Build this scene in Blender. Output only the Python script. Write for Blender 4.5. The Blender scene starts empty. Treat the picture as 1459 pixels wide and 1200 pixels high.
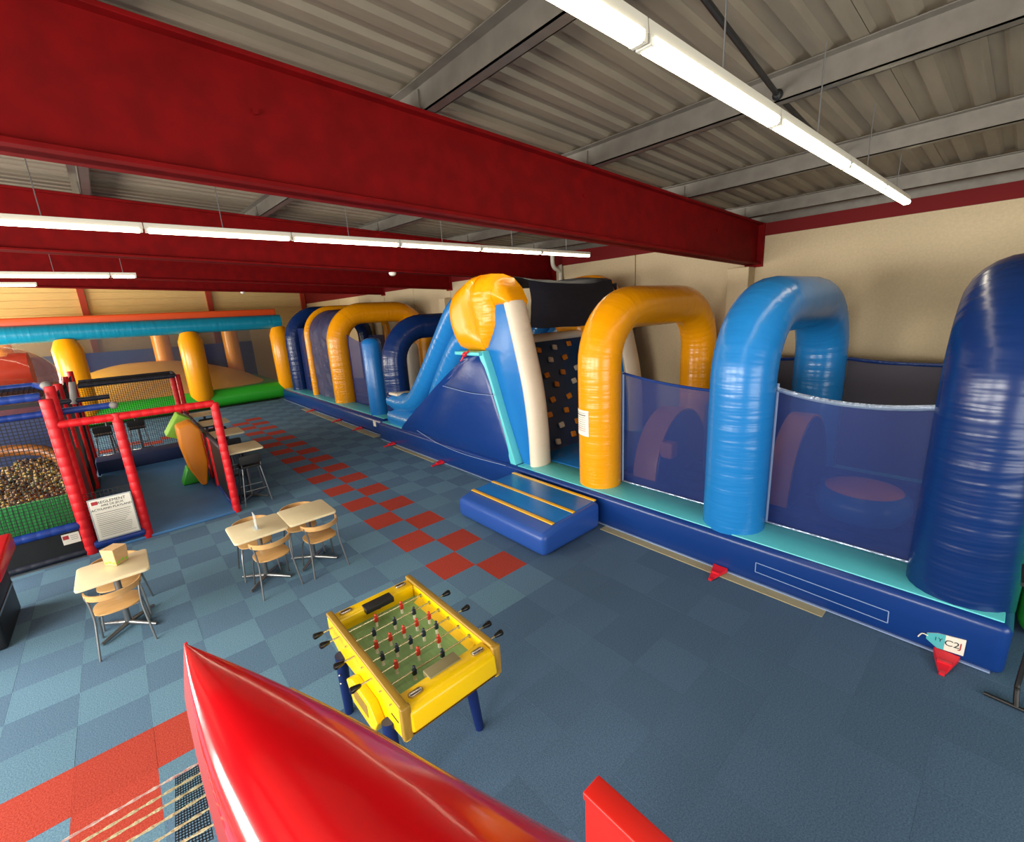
import bpy, bmesh, math, random
from mathutils import Vector, Matrix, noise
random.seed(7)
D = bpy.data
SC = bpy.context.scene
COL = SC.collection
R = math.radians
PI = math.pi

# ------------------------------------------------------------------ camera
YAW, PITCH, ROLL, FPX = 0.8565, 0.2411, -0.0558, 637.8
CAM = Vector((-3.124, -4.030, 3.332))
F_ = Vector((math.cos(YAW)*math.cos(PITCH), math.sin(YAW)*math.cos(PITCH), -math.sin(PITCH)))
R0 = Vector((math.sin(YAW), -math.cos(YAW), 0)); U0 = R0.cross(F_)
R_ = R0*math.cos(ROLL) + U0*math.sin(ROLL); U_ = -R0*math.sin(ROLL) + U0*math.cos(ROLL)
cd = D.cameras.new('camera'); cam = D.objects.new('camera', cd); COL.objects.link(cam)
cam.matrix_world = Matrix(((R_.x, U_.x, -F_.x, CAM.x), (R_.y, U_.y, -F_.y, CAM.y), (R_.z, U_.z, -F_.z, CAM.z), (0, 0, 0, 1)))
cd.sensor_fit = 'HORIZONTAL'; cd.sensor_width = 36; cd.lens = 36*FPX/1459.0
cd.clip_start = 0.02; cd.clip_end = 200
SC.camera = cam
def ray(u, v): return F_ + R_*((u-729.5)/FPX) - U_*((v-600)/FPX)
def at_depth(u, v, d): return CAM + ray(u, v)*d
def at_z(u, v, z):
    d = ray(u, v); return CAM + d*((z-CAM.z)/d.z)
def project(p):
    d = Vector(p)-CAM; w = d.dot(F_)
    if w < .05: return None
    return 729.5+FPX*d.dot(R_)/w, 600-FPX*d.dot(U_)/w, w

# ------------------------------------------------------------------ world, exposure, daylight
w = D.worlds.new('world'); SC.world = w; w.use_nodes = True
w.node_tree.nodes['Background'].inputs[0].default_value = (0.75, 0.86, 1.0, 1)
w.node_tree.nodes['Background'].inputs[1].default_value = 1.0
SC.view_settings.view_transform = 'Standard'; SC.view_settings.look = 'None'
SC.view_settings.exposure = 0.75; SC.view_settings.gamma = 1.0; SC.view_settings.use_curve_mapping = False
def area(name, loc, rot, sx, sy, power, col):
    l = D.lights.new(name, 'AREA'); l.shape = 'RECTANGLE'; l.size = sx; l.size_y = sy; l.energy = power; l.color = col
    o = D.objects.new(name, l); COL.objects.link(o); o.location = loc; o.rotation_euler = rot; return o
WL = -9.0        # left wall
WINDOWS = [(-6.2, -2.6), (-1.6, 2.0), (3.0, 6.6), (8.4, 12.0), (13.6, 17.2), (19.6, 24.6)]
for i, (a, b) in enumerate(WINDOWS):     # daylight entering at each glazed opening of the left wall
    area('window_daylight', (WL+.06, (a+b)/2, 2.45), (0, R(-90), 0), 2.2, b-a-.2, 330 if a < 19 else 700, (1.0, .95, .86) if a < 19 else (1.0, .84, .58))
area('entrance_daylight', (-1.5, -8.90, 1.9), (R(90), 0, 0), 5.6, 3.0, 160, (1.0, .96, .90))
TUBE_W = 9.0    # emission of the fluorescent tubes

# ------------------------------------------------------------------ materials
def lin(c):
    if isinstance(c, str):
        c = [int(c[i:i+2], 16)/255 for i in (0, 2, 4)]
        c = [x/12.92 if x <= .04045 else ((x+.055)/1.055)**2.4 for x in c]
    return (c[0], c[1], c[2], 1)
M = {}
def mat(name, col, rough=.5, metal=0, bump=None, spec=.5, var=0, coat=0, uv=False, scale=8, stretch=(1, 1, 1), emit=0, alpha=None, noise_col=None, detail=3):
    m = D.materials.new(name); m.use_nodes = True; nt = m.node_tree; N = nt.nodes; L = nt.links
    p = N['Principled BSDF']; p.inputs['Base Color'].default_value = lin(col); p.inputs['Roughness'].default_value = rough
    p.inputs['Metallic'].default_value = metal; p.inputs['Specular IOR Level'].default_value = spec
    p.inputs['Coat Weight'].default_value = coat; p.inputs['Coat Roughness'].default_value = .08
    tc = N.new('ShaderNodeTexCoord'); mp = N.new('ShaderNodeMapping'); mp.inputs['Scale'].default_value = stretch
    L.new(tc.outputs['UV' if uv else 'Object'], mp.inputs[0])
    nz = N.new('ShaderNodeTexNoise'); nz.inputs['Scale'].default_value = scale; nz.inputs['Detail'].default_value = detail
    L.new(mp.outputs[0], nz.inputs['Vector'])
    if bump:
        b = N.new('ShaderNodeBump'); b.inputs['Strength'].default_value = bump[0]; b.inputs['Distance'].default_value = bump[1]
        L.new(nz.outputs['Fac'], b.inputs['Height']); L.new(b.outputs[0], p.inputs['Normal'])
    if var or noise_col:
        mx = N.new('ShaderNodeMix'); mx.data_type = 'RGBA'
        c = lin(col); k = lin(noise_col) if noise_col else tuple(x*(1-var) for x in c[:3])+(1,)
        mx.inputs[6].default_value = c; mx.inputs[7].default_value = k
        cr = N.new('ShaderNodeMapRange'); cr.inputs[1].default_value = .35; cr.inputs[2].default_value = .65
        L.new(nz.outputs['Fac'], cr.inputs[0]); L.new(cr.outputs[0], mx.inputs[0]); L.new(mx.outputs[2], p.inputs['Base Color'])
    if emit:
        p.inputs['Emission Color'].default_value = lin(col); p.inputs['Emission Strength'].default_value = emit
    if alpha is not None: p.inputs['Alpha'].default_value = alpha
    M[name] = m; return m
def vinyl(name, col, rough=.28): return mat(name, col, rough, bump=(.30, .02), spec=.5, scale=3.0, stretch=(1, 1, 1.6))
def wrinkled(name, col, rough=.26): return mat(name, col, rough, bump=(.55, .03), spec=.5, uv=True, scale=1.0, stretch=(9, 1.1, 1), detail=2)
vinyl('v_navy', '11377c'); wrinkled('w_navy', '0c2c64'); vinyl('v_blue', '1c74c0'); wrinkled('w_blue', '1f7cc4')
vinyl('v_turq', '5fcfd6', .35); vinyl('v_yellow', 'f7a305'); wrinkled('w_yellow', 'f5a004'); vinyl('v_white', 'e9dcc6', .38); wrinkled('w_white', 'e9dcc6', .38)
mat('cap_ribs', 'f7a305', .3, bump=(.7, .03), scale=2.2, stretch=(1, 1.2, 5), detail=1); vinyl('v_green', '2fae2c', .4); wrinkled('w_teal', '0a88a8', .35); vinyl('v_orange', 'e8551f', .4); vinyl('v_red', 'e01820', .3); vinyl('v_lime', '8cc63f', .45); vinyl('v_amber', 'e58a1c', .4)
vinyl('v_mound', 'ffca52', .45); vinyl('v_climb', '12375f', .4); vinyl('v_stripe', 'f0b82e'); wrinkled('w_step', '2a55a8', .35)
mat('net_navy', '123078', .6, alpha=.48, bump=(.3, .01), scale=6); mat('net_grey', '55555c', .8, alpha=.26); mat('net_back', '4a4650', .8, alpha=.8); mat('net_dark', '141a2c', .7, bump=(.5, .03), scale=4, stretch=(1, 1, 4), alpha=.95)
mat('cloth_navy', '34385f', .5, bump=(.8, .06), scale=3.0, stretch=(1, 1, 1))
mat('hem', '9fb0cc', .18, metal=.5, bump=(.8, .02), scale=18); mat('seam', '8fa6cf', .4)
mat('rope_black', '101114', .8); mat('clip_red', 'e02030', .35)
mat('beam_red', '780609', .7, spec=.12, var=.25, bump=(.05, .004), scale=6); mat('edge_red', '6e1416', .7, spec=.2); mat('post_red', 'b23a26', .5)
mat('wall_white', 'cbb896', .85, var=.08, bump=(.12, .004), scale=30); mat('wall_cream', 'f2d79c', .8, var=.10, scale=3, stretch=(1, 1, 14), bump=(.2, .006))
mat('deck', '857a69', .6, metal=.15, var=.12, scale=5, stretch=(.4, 3, 1)); mat('purlin', '77726a', .42, metal=.5, var=.15, scale=7)
mat('pipe_white', 'd8d4c8', .4); mat('fixture', 'dad6c8', .4); mat('tube_on', (1, .88, .66), emit=TUBE_W); mat('chrome', 'c8c6c0', .18, metal=1)
mat('steel', '8d8f90', .35, metal=.85); mat('black', '0f1012', .5); mat('black_gloss', '0b0b0d', .25); mat('smoke_plastic', 'e6e2d6', .5)
mat('wood_chair', 'd2a468', .42, var=.14, scale=5, stretch=(1, 8, 8)); mat('top_cream', 'eadcb4', .45, var=.04, scale=9); mat('wood_rail', 'a8842e', .35, var=.25, scale=6, stretch=(6, .6, 1))
mat('foos_yellow', 'f2c800', .28); mat('field', '94c486', .6, var=.12, scale=14, stretch=(4, .5, 1)); mat('foos_navy', '0e2056', .35); mat('player_red', 'c0301f', .4); mat('player_navy', '18243a', .4); mat('rod', 'd7d2a6', .2, metal=.8)
mat('tray_grey', '857c58', .35); mat('paper_bag', 'd3ad7c', .8, var=.12, scale=14); mat('acrylic', 'dfe8ea', .1, alpha=.45); mat('paper', 'ece8da', .7); mat('ink', '25252b', .7); mat('ink_grey', '8b867e', .7); mat('ink_red', 'b23238', .6); mat('ink_teal', '4fb7bf', .6)
mat('foam_red', 'd8101c', .5, bump=(.15, .01), scale=10); mat('foam_blue', '173a8c', .4, bump=(.15, .01), scale=10); mat('foam_dark', '1c2233', .5); mat('foam_grey', '8d8a86', .6)
mat('mat_blue', '4a83bb', .5, var=.12, scale=2); mat('mat_navy', '1b2f5e', .55); mat('net_line', '15171a', .8); mat('net_green', '1f9a4a', .7); mat('pit_green', '23a04c', .6)
mat('ball_a', '8a6a1c', .6); mat('ball_b', '6e4a14', .6); mat('ball_c', '5c561c', .6); mat('ball_d', '5a3216', .6)
mat('dome_clear', 'b5654a', .08, alpha=.40, coat=.5); mat('slide_red', 'd02a14', .35); mat('slide_orange', '8a5220', .4)
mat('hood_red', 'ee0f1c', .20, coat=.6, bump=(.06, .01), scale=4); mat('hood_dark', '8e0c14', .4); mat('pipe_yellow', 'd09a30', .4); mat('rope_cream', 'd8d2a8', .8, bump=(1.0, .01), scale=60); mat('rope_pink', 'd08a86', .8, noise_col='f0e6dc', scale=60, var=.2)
mat('pad_red', 'e8241a', .38, bump=(.25, .012), scale=5); mat('beige_strip', 'b4ab86', .6, var=.1, scale=4); mat('inside_floor', '123a86', .3, bump=(.35, .02), scale=3)
mat('glass', 'e8f2f6', .05, alpha=.25); mat('frame_grey', '6d7175', .4, metal=.4); mat('concrete', '3c5268', .9)
def carpet(name, col, col2):
    m = mat(name, col, .95, spec=.15, bump=(.5, .004), scale=95, noise_col=col2, detail=2)
    nt = m.node_tree; N = nt.nodes; L = nt.links; p = N['Principled BSDF']
    src = p.inputs['Base Color'].links[0].from_socket
    oi = N.new('ShaderNodeObjectInfo'); mr = N.new('ShaderNodeMapRange'); mr.inputs[3].default_value = .93; mr.inputs[4].default_value = 1.07
    L.new(oi.outputs['Random'], mr.inputs[0])
    mu = N.new('ShaderNodeMix'); mu.data_type = 'RGBA'; mu.blend_type = 'MULTIPLY'; mu.inputs[0].default_value = 1
    L.new(src, mu.inputs[6]); L.new(mr.outputs[0], mu.inputs[7]); L.new(mu.outputs[2], p.inputs['Base Color'])
carpet('carpet_dark', '4f6c86', '65839c'); carpet('carpet_light', '577a93', '7094a8'); carpet('carpet_red', 'a23529', 'ba4e3f'); carpet('carpet_deep', '465f7b', '5a7590')

# ------------------------------------------------------------------ mesh builder
class MB:
    def __init__(s): s.v = []; s.f = []; s.uv = {}
    def add(s, vs, fs):
        o = len(s.v); s.v += [Vector(x) for x in vs]; s.f += [tuple(i+o for i in f) for f in fs]; return s
    def box(s, a, b):
        x0, y0, z0 = a; x1, y1, z1 = b
        return s.add([(x0, y0, z0), (x1, y0, z0), (x1, y1, z0), (x0, y1, z0), (x0, y0, z1), (x1, y0, z1), (x1, y1, z1), (x0, y1, z1)],
                     [(3, 2, 1, 0), (4, 5, 6, 7), (0, 1, 5, 4), (1, 2, 6, 5), (2, 3, 7, 6), (3, 0, 4, 7)])
    def prism(s, poly, axis, a, b):
        n = len(poly)
        def P(p, t): return (t, p[0], p[1]) if axis == 'x' else (p[0], t, p[1]) if axis == 'y' else (p[0], p[1], t)
        vs = [P(p, a) for p in poly] + [P(p, b) for p in poly]
        fs = [tuple(range(n-1, -1, -1)), tuple(range(n, 2*n))] + [(i, (i+1) % n, n+(i+1) % n, n+i) for i in range(n)]
        return s.add(vs, fs)
    def tube(s, path, r, seg=16, caps=True, flat=1.0, up=None):
        P = [Vector(p) for p in path]; n = len(P); o = len(s.v); L = 0; ls = []
        T = []
        for i in range(n):
            t = (P[min(i+1, n-1)]-P[max(i-1, 0)]).normalized(); T.append(t)
        ref = Vector(up) if up else (Vector((0, 0, 1)) if abs(T[0].z) < .9 else Vector((0, 1, 0)))
        nx = (ref - T[0]*ref.dot(T[0])).normalized()
        for i in range(n):
            nx = (nx - T[i]*nx.dot(T[i])).normalized(); ny = T[i].cross(nx)
            if i: L += (P[i]-P[i-1]).length
            ls.append(L); rr = r[i] if isinstance(r, (list, tuple)) else (r(L) if callable(r) else r)
            for k in range(seg):
                a = 2*PI*k/seg; s.v.append(P[i]+nx*(rr*math.cos(a))+ny*(rr*flat*math.sin(a)))
        r0 = r if isinstance(r, (int, float)) else .3
        for i in range(n-1):
            for k in range(seg):
                k2 = (k+1) % seg
                s.uv[len(s.f)] = [(ls[i], k*2*PI*r0/seg), (ls[i], (k+1)*2*PI*r0/seg), (ls[i+1], (k+1)*2*PI*r0/seg), (ls[i+1], k*2*PI*r0/seg)]
                s.f.append((o+i*seg+k, o+i*seg+k2, o+(i+1)*seg+k2, o+(i+1)*seg+k))
        if caps:
            s.f.append(tuple(o+k for k in range(seg-1, -1, -1))); s.f.append(tuple(o+(n-1)*seg+k for k in range(seg)))
        return s
    def lathe(s, prof, c, seg=20, axis='z'):
        o = len(s.v); n = len(prof)
        for (r, h) in prof:
            for k in range(seg):
                a = 2*PI*k/seg; x, y = r*math.cos(a), r*math.sin(a)
                q = (x, y, h) if axis == 'z' else (h, x, y) if axis == 'x' else (y, h, x)
                s.v.append(Vector(c)+Vector(q))
        for i in range(n-1):
            for k in range(seg):
                k2 = (k+1) % seg; s.f.append((o+i*seg+k, o+i*seg+k2, o+(i+1)*seg+k2, o+(i+1)*seg+k))
        s.f.append(tuple(o+k for k in range(seg-1, -1, -1))); s.f.append(tuple(o+(n-1)*seg+k for k in range(seg)))
        return s
    def ball(s, c, r, seg=12, rings=8, fn=None):
        rx, ry, rz = (r, r, r) if isinstance(r, (int, float)) else r
        o = len(s.v)
        for i in range(rings+1):
            th = PI*i/rings
            for k in range(seg):
                a = 2*PI*k/seg; q = Vector((rx*math.sin(th)*math.cos(a), ry*math.sin(th)*math.sin(a), rz*math.cos(th)))
                if fn: q = fn(q)
                s.v.append(Vector(c)+q)
        for i in range(rings):
            for k in range(seg):
                k2 = (k+1) % seg; s.f.append((o+i*seg+k, o+(i+1)*seg+k, o+(i+1)*seg+k2, o+i*seg+k2))
        return s
    def grid(s, fn, nu, nv):
        o = len(s.v)
        for i in range(nu+1):
            for j in range(nv+1): s.v.append(Vector(fn(i/nu, j/nv)))
        for i in range(nu):
            for j in range(nv):
                s.uv[len(s.f)] = [(i/nu, j/nv), ((i+1)/nu, j/nv), ((i+1)/nu, (j+1)/nv), (i/nu, (j+1)/nv)]
                s.f.append((o+i*(nv+1)+j, o+(i+1)*(nv+1)+j, o+(i+1)*(nv+1)+j+1, o+i*(nv+1)+j+1))
        return s
    def mesh(s, name, smooth=True, bevel=0, bseg=3, angle=38, solid=0):
        bm = bmesh.new(); vs = [bm.verts.new(v) for v in s.v]; uvl = bm.loops.layers.uv.new('UVMap')
        for i, f in enumerate(s.f):
            if len(set(f)) < 3: continue
            try: fc = bm.faces.new([vs[k] for k in f])
            except ValueError: continue
            if i in s.uv and len(f) == 4:
                for lp, u in zip(fc.loops, s.uv[i]): lp[uvl].uv = u
        bmesh.ops.remove_doubles(bm, verts=bm.verts, dist=1e-5)
        if solid:
            bmesh.ops.recalc_face_normals(bm, faces=bm.faces); bmesh.ops.solidify(bm, geom=bm.faces[:], thickness=solid)
        bmesh.ops.recalc_face_normals(bm, faces=bm.faces)
        if bevel:
            es = [e for e in bm.edges if len(e.link_faces) == 2 and e.calc_face_angle(0) > R(28)]
            bmesh.ops.bevel(bm, geom=es, offset=bevel, segments=bseg, profile=.5, affect='EDGES', clamp_overlap=True)
        me = D.meshes.new(name); bm.to_mesh(me); bm.free()
        if smooth:
            for p in me.polygons: p.use_smooth = True
            me.set_sharp_from_angle(angle=R(angle))
        return me

ORG = {}
def link(name, me, m, parent=None, loc=None):
    o = D.objects.new(name, me); COL.objects.link(o)
    if me is not None and m is not None and not me.materials: me.materials.append(M[m] if isinstance(m, str) else m)
    if parent is not None: o.parent = parent
    if loc is not None: o.location = loc
    return o
def origin(o):
    v = Vector((0, 0, 0))
    while o is not None: v += o.location; o = o.parent
    return v
def part(name, mb, m, parent, **k):          # verts given in world coordinates
    off = origin(parent); mb.v = [v-off for v in mb.v]
    return link(name, mb.mesh(name, **k), m, parent)
def tag(o, label, cat, group=None, kind=None):
    o['label'] = label; o['category'] = cat
    if group: o['group'] = group
    if kind: o['kind'] = kind
    return o
def thing(name, loc, label, cat, group=None):
    o = D.objects.new(name, None); COL.objects.link(o); o.location = loc; o.empty_display_size = .1
    return tag(o, label, cat, group)
def single(name, mb, m, label, cat, group=None, **k):   # a thing that is one mesh; origin at its base
    xs = [v.x for v in mb.v]; ys = [v.y for v in mb.v]; z = min(v.z for v in mb.v)
    c = Vector(((min(xs)+max(xs))/2, (min(ys)+max(ys))/2, z)); mb.v = [v-c for v in mb.v]
    o = link(name, mb.mesh(name, **k), m); o.location = c; return tag(o, label, cat, group)
def struct(name, mb, m, label, **k):
    o = single(name, mb, m, label, 'structure', **k); o['kind'] = 'structure'; del o['category']; return o
def copy_tree(o, parent=None):
    c = o.copy(); COL.objects.link(c); c.parent = parent
    for ch in list(o.children): copy_tree(ch, c)
    return c
def text_mesh(s, size, depth=.0006, align='CENTER'):
    cu = D.curves.new('lettering', 'FONT'); cu.body = s; cu.size = size; cu.extrude = depth; cu.align_x = align; cu.align_y = 'CENTER'; cu.resolution_u = 3
    ob = D.objects.new('lettering', cu); COL.objects.link(ob)
    bpy.context.view_layer.update()
    me = D.meshes.new_from_object(ob.evaluated_get(bpy.context.evaluated_depsgraph_get()))
    D.objects.remove(ob); return me
def lettering(s, size, m, parent, p, ex, ey, bold=0):     # text in the plane spanned by ex, ey around world point p
    me = text_mesh(s, size); ex = Vector(ex).normalized(); ey = Vector(ey).normalized(); ez = ex.cross(ey)
    off = origin(parent)
    T = Matrix(((ex.x, ey.x, ez.x, p[0]-off.x), (ex.y, ey.y, ez.y, p[1]-off.y), (ex.z, ey.z, ez.z, p[2]-off.z), (0, 0, 0, 1)))
    me.transform(T); me.materials.clear(); me.materials.append(M[m]); o = D.objects.new('lettering', me); COL.objects.link(o); o.parent = parent; return o
def bez(pts, n=8):      # Catmull-Rom through the points
    P = [Vector(p) for p in pts]; out = []
    for i in range(len(P)-1):
        a, b, c, d = P[max(i-1, 0)], P[i], P[i+1], P[min(i+2, len(P)-1)]
        for k in range(n):
            t = k/n; out.append(.5*((2*b)+(c-a)*t+(2*a-5*b+4*c-d)*t*t+(3*b-a-3*c+d)*t**3))
    return out+[P[-1]]

# ------------------------------------------------------------------ setting: floor
WR, WB, WF = 6.5, 26.0, -9.0
floor = struct('floor', MB().box((WL, WF, -.12), (WR, WB, -.008)), 'concrete', 'carpeted hall floor of square blue and red tiles', smooth=False)
def tile_kind(i, j):
    if 0 <= j <= 28 and ((j % 2 == 0 and i == 0) or (j % 2 == 1 and i == -1)): return 'red'
    if j in (26, 27) and i < 0 and (i+j) % 2 == 0: return 'red'
    if j == 0 and i <= -7: return 'red'
    if j == -1 and i <= -7 and i % 2 == 0: return 'red'
    if i*.5 > .4 and j < 2: return 'deep'
    if j < -1 and i > -6: return 'deep'
    return 'light' if (i+j) % 2 == 0 else 'dark'
tm = {}
for kd in ('dark', 'light', 'red', 'deep'):
    me = MB().box((0, 0, -.008), (.5, .5, 0)).mesh('carpet_tile', smooth=False, bevel=.0012, bseg=1); me.materials.append(M['carpet_'+kd]); tm[kd] = me
tiles = []
for i in range(-18, 13):
    for j in range(-18, 52):
        if i*.5 > 2.2 and -9 < j < 38: continue
        pts = [project((i*.5+a, j*.5+b, 0)) for a, b in ((0, 0), (.5, 0), (.5, .5), (0, .5))]
        ar = 0
        if all(pts):
            inside = any(-20 < p[0] < 1479 and -20 < p[1] < 1220 for p in pts)
            if inside: ar = abs(sum(pts[k][0]*pts[(k+1) % 4][1]-pts[(k+1) % 4][0]*pts[k][1] for k in range(4)))/2
        tiles.append((ar, i, j))
tiles.sort(reverse=True)
fo = origin(floor)
for ar, i, j in tiles[:300]:
    link('carpet_tile', tm[tile_kind(i, j)], None, floor, (i*.5-fo.x+random.uniform(-.0004, .0004), j*.5-fo.y+random.uniform(-.0004, .0004), -fo.z+random.uniform(-.0008, .0008)))
rest = MB(); mi = []
kinds = ['dark', 'light', 'red', 'deep']
for ar, i, j in tiles[300:]:
    x, y = i*.5+.002, j*.5+.002
    rest.box((x, y, -.008), (x+.496, y+.496, 0)); mi += [kinds.index(tile_kind(i, j))]*6
ro = part('carpet_tile', rest, None, floor, smooth=False); ro['kind'] = 'stuff'
for kd in kinds: ro.data.materials.append(M['carpet_'+kd])
for p, k in zip(ro.data.polygons, mi): p.material_index = k

# ------------------------------------------------------------------ setting: walls
def lift(y): return max(0, .026*(y+.36))
def roofz(x, y=-9): return 5.14-.042*x+lift(y)
BEAMS = [-.36, 4.98, 10.05, 15.3]
wr = struct('wall_right', MB().box((WR+.02, WF, 0), (WR+.2, WB, 4.5)), 'wall_white', 'pale precast panel wall behind the inflatable course', smooth=False)
ys = [WF, -5.6, -.36, 2.3, 4.98, 7.5, 10.05, 12.7, 15.3, 18., 20.6, WB]
for a, b in zip(ys, ys[1:]): part('wall_panel', MB().box((WR-.03, a+.012, 0), (WR+.02, b-.012, 4.50)), 'wall_white', wr, smooth=False, bevel=.006, bseg=1)
for y in BEAMS: part('pilaster', MB().box((WR-.33, y-.02, 0), (WR-.03, y+.38, 3.9)), 'wall_white', wr, smooth=False, bevel=.01, bseg=1)
tr = MB(); yy = (WF, -.36, WB)
for a_, b_ in zip(yy, yy[1:]): tr.add([(xx, y_, z_) for y_ in (a_, b_) for z_ in (4.44, 4.66+lift(y_)) for xx in (WR-.06, WR+.2)], [(0, 1, 3, 2), (4, 6, 7, 5), (0, 4, 5, 1), (2, 3, 7, 6), (0, 2, 6, 4), (1, 5, 7, 3)])
struct('trim_1', tr, 'edge_red', 'dark red steel edge running along the top of the pale wall', smooth=False)
tr = MB()
for a_, b_ in zip(yy, yy[1:]): tr.add([(xx, y_, z_+lift(y_)) for y_ in (a_, b_) for z_ in (4.66, 4.98) for xx in (WR-.02, WR+.2)], [(0, 1, 3, 2), (4, 6, 7, 5), (0, 4, 5, 1), (2, 3, 7, 6), (0, 2, 6, 4), (1, 5, 7, 3)])
struct('trim_2', tr, 'purlin', 'galvanised closing strip between the red wall edge and the roof', smooth=False)
wb = struct('wall_back', MB().box((WL-.2, WB+.02, 0), (WR+.2, WB+.2, 6.4)), 'wall_cream', 'warm cream clad end wall above the big bouncy enclosure', smooth=False)
for k in range(18):
    part('cladding_board', MB().box((WL, WB-.02, k*.33+.006), (WR, WB+.02, (k+1)*.33-.006)), 'wall_cream', wb, smooth=False)
for x in (-8.8, -3.67, 1.42, 6.3): part('post', MB().box((x-.12, WB-.2, 0), (x+.12, WB-.02, 5.9)), 'post_red', wb, smooth=False)
# left wall with windows (outside the frame; the daylight of the hall comes from here)
lw = MB(); edges = [WF]+[e for wdw in WINDOWS for e in wdw]+[WB]
lw.box((WL-.2, WF, 0), (WL, WB, 1.3)); lw.box((WL-.2, WF, 3.6), (WL, WB, 6.4))
for k in range(0, len(edges), 2): lw.box((WL-.2, edges[k], 1.3), (WL, edges[k+1], 3.6))
struct('wall_left', lw, 'wall_white', 'pale long wall with a row of windows', smooth=False)
for n, (a, b) in enumerate(WINDOWS):
    fr = MB(); fr.box((WL-.14, a, 1.3), (WL-.06, a+.07, 3.6)); fr.box((WL-.14, b-.07, 1.3), (WL-.06, b, 3.6)); fr.box((WL-.14, a, 1.3), (WL-.06, b, 1.37)); fr.box((WL-.14, a, 3.53), (WL-.06, b, 3.6)); fr.box((WL-.14, (a+b)/2-.03, 1.3), (WL-.06, (a+b)/2+.03, 3.6))
    wd = struct('window_%d' % (n+1), fr, 'frame_grey', 'grey framed window in the long left wall', smooth=False)
    for p0, p1 in ((a+.07, (a+b)/2-.03), ((a+b)/2+.03, b-.07)): part('pane', MB().box((WL-.105, p0, 1.37), (WL-.095, p1, 3.53)), 'glass', wd, smooth=False)
fw = MB(); fw.box((WL, WF-.2, 0), (-4.4, WF, 5.6)); fw.box((1.4, WF-.2, 0), (WR, WF, 5.6)); fw.box((-4.4, WF-.2, 3.5), (1.4, WF, 5.6))
struct('wall_front', fw, 'wall_white', 'pale wall around the glazed entrance', smooth=False)
fr = MB()
for x in (-4.4, -2.5, -.55, 1.33): fr.box((x, WF-.14, 0), (x+.07, WF-.06, 3.5))
fr.box((-4.4, WF-.14, 3.43), (1.4, WF-.06, 3.5)); fr.box((-4.4, WF-.14, 0), (1.4, WF-.06, .08))
dw = struct('door_1', fr, 'frame_grey', 'glazed entrance front with grey frame', smooth=False)
for x in (-4.33, -2.43, -.48): part('pane', MB().box((x, WF-.105, .08), (x+1.8, WF-.095, 3.43)), 'glass', dw, smooth=False)

# ------------------------------------------------------------------ setting: roof
cl = MB()
for t0, t1 in ((.10, .2),):
    yy = [WF-.3, -.36, WB+.3]
    vs = [(x, y, roofz(x, y)+t) for t in (t0, t1) for y in yy for x in (WL-.3, WR+.3)]
    cl.add(vs, [(0, 1, 3, 2), (2, 3, 5, 4), (6, 8, 9, 7), (8, 10, 11, 9), (0, 6, 7, 1), (4, 5, 11, 10), (0, 2, 8, 6), (2, 4, 10, 8), (1, 7, 9, 3), (3, 9, 11, 5)])
ceil = struct('ceiling', cl, 'deck', 'sloping roof of grey trapezoidal steel sheets', smooth=False)
co = origin(ceil)
def sheet(tilt):
    sh = MB(); prof = []
    for k in range(4):
        y = k*.25; prof += [(y, 0), (y+.10, 0), (y+.13, .036), (y+.22, .036)]
    prof.append((1.0, 0)); o = 0
    for (y, z) in prof:
        for x in (WL, WR+.2): sh.v.append(Vector((x, y, 5.14-.042*x+z+tilt*y-co.z)))
    for k in range(len(prof)-1): sh.f.append((2*k, 2*k+1, 2*k+3, 2*k+2))
    me = sh.mesh('roof_sheet', smooth=False, solid=.004); me.materials.append(M['deck']); return me
shm = [sheet(0), sheet(.026)]
for k in range(35): link('roof_sheet', shm[0 if WF+k < -.9 else 1], None, ceil, (-co.x, WF+k-co.y, lift(WF+k)+random.uniform(0, .005)))
# beams
BL = ['dark red roof beam, deepest in view, with the climbing tower below its far side', 'dark red roof beam next behind the deepest one, ending by the white drain pipe', 'dark red roof beam crossing the hall third from the glazed entrance', 'dark red roof beam closest to the cream end wall']
for y, lb in zip(BEAMS, BL):
    x0, x1 = WL, WR-.03
    zt = lambda x: 4.94-.042*x+lift(y)
    zb = lambda x: 4.17-.037*x+lift(y)
    b = thing('roof_beam', ((x0+x1)/2, y, zb(0)), lb, 'beam', 'red roof beams')
    part('web', MB().prism([(x0, zb(x0)), (x1, zb(x1)), (x1, zt(x1)), (x0, zt(x0))], 'y', y-.05, y+.05), 'beam_red', b, smooth=False)
    part('flange', MB().prism([(x0, zt(x0)-.03), (x1, zt(x1)-.03), (x1, zt(x1)), (x0, zt(x0))], 'y', y-.13, y+.13), 'beam_red', b, smooth=False, bevel=.004, bseg=1)
    part('flange', MB().prism([(x0, zb(x0)), (x1, zb(x1)), (x1, zb(x1)+.03), (x0, zb(x0)+.03)], 'y', y-.13, y+.13), 'beam_red', b, smooth=False, bevel=.004, bseg=1)
    part('end_plate', MB().box((x1-.05, y-.16, zb(x1)-.04), (x1, y+.16, zt(x1))), 'beam_red', b, smooth=False)
    for k in range(3): part('bolt', MB().lathe([(.02, 0), (.02, .02)], (-2.1+3.4*k, y-.08, 4.62-.04*(-2.1+3.4*k)+lift(y)), 8, 'y'), 'beam_red', b)
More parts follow.
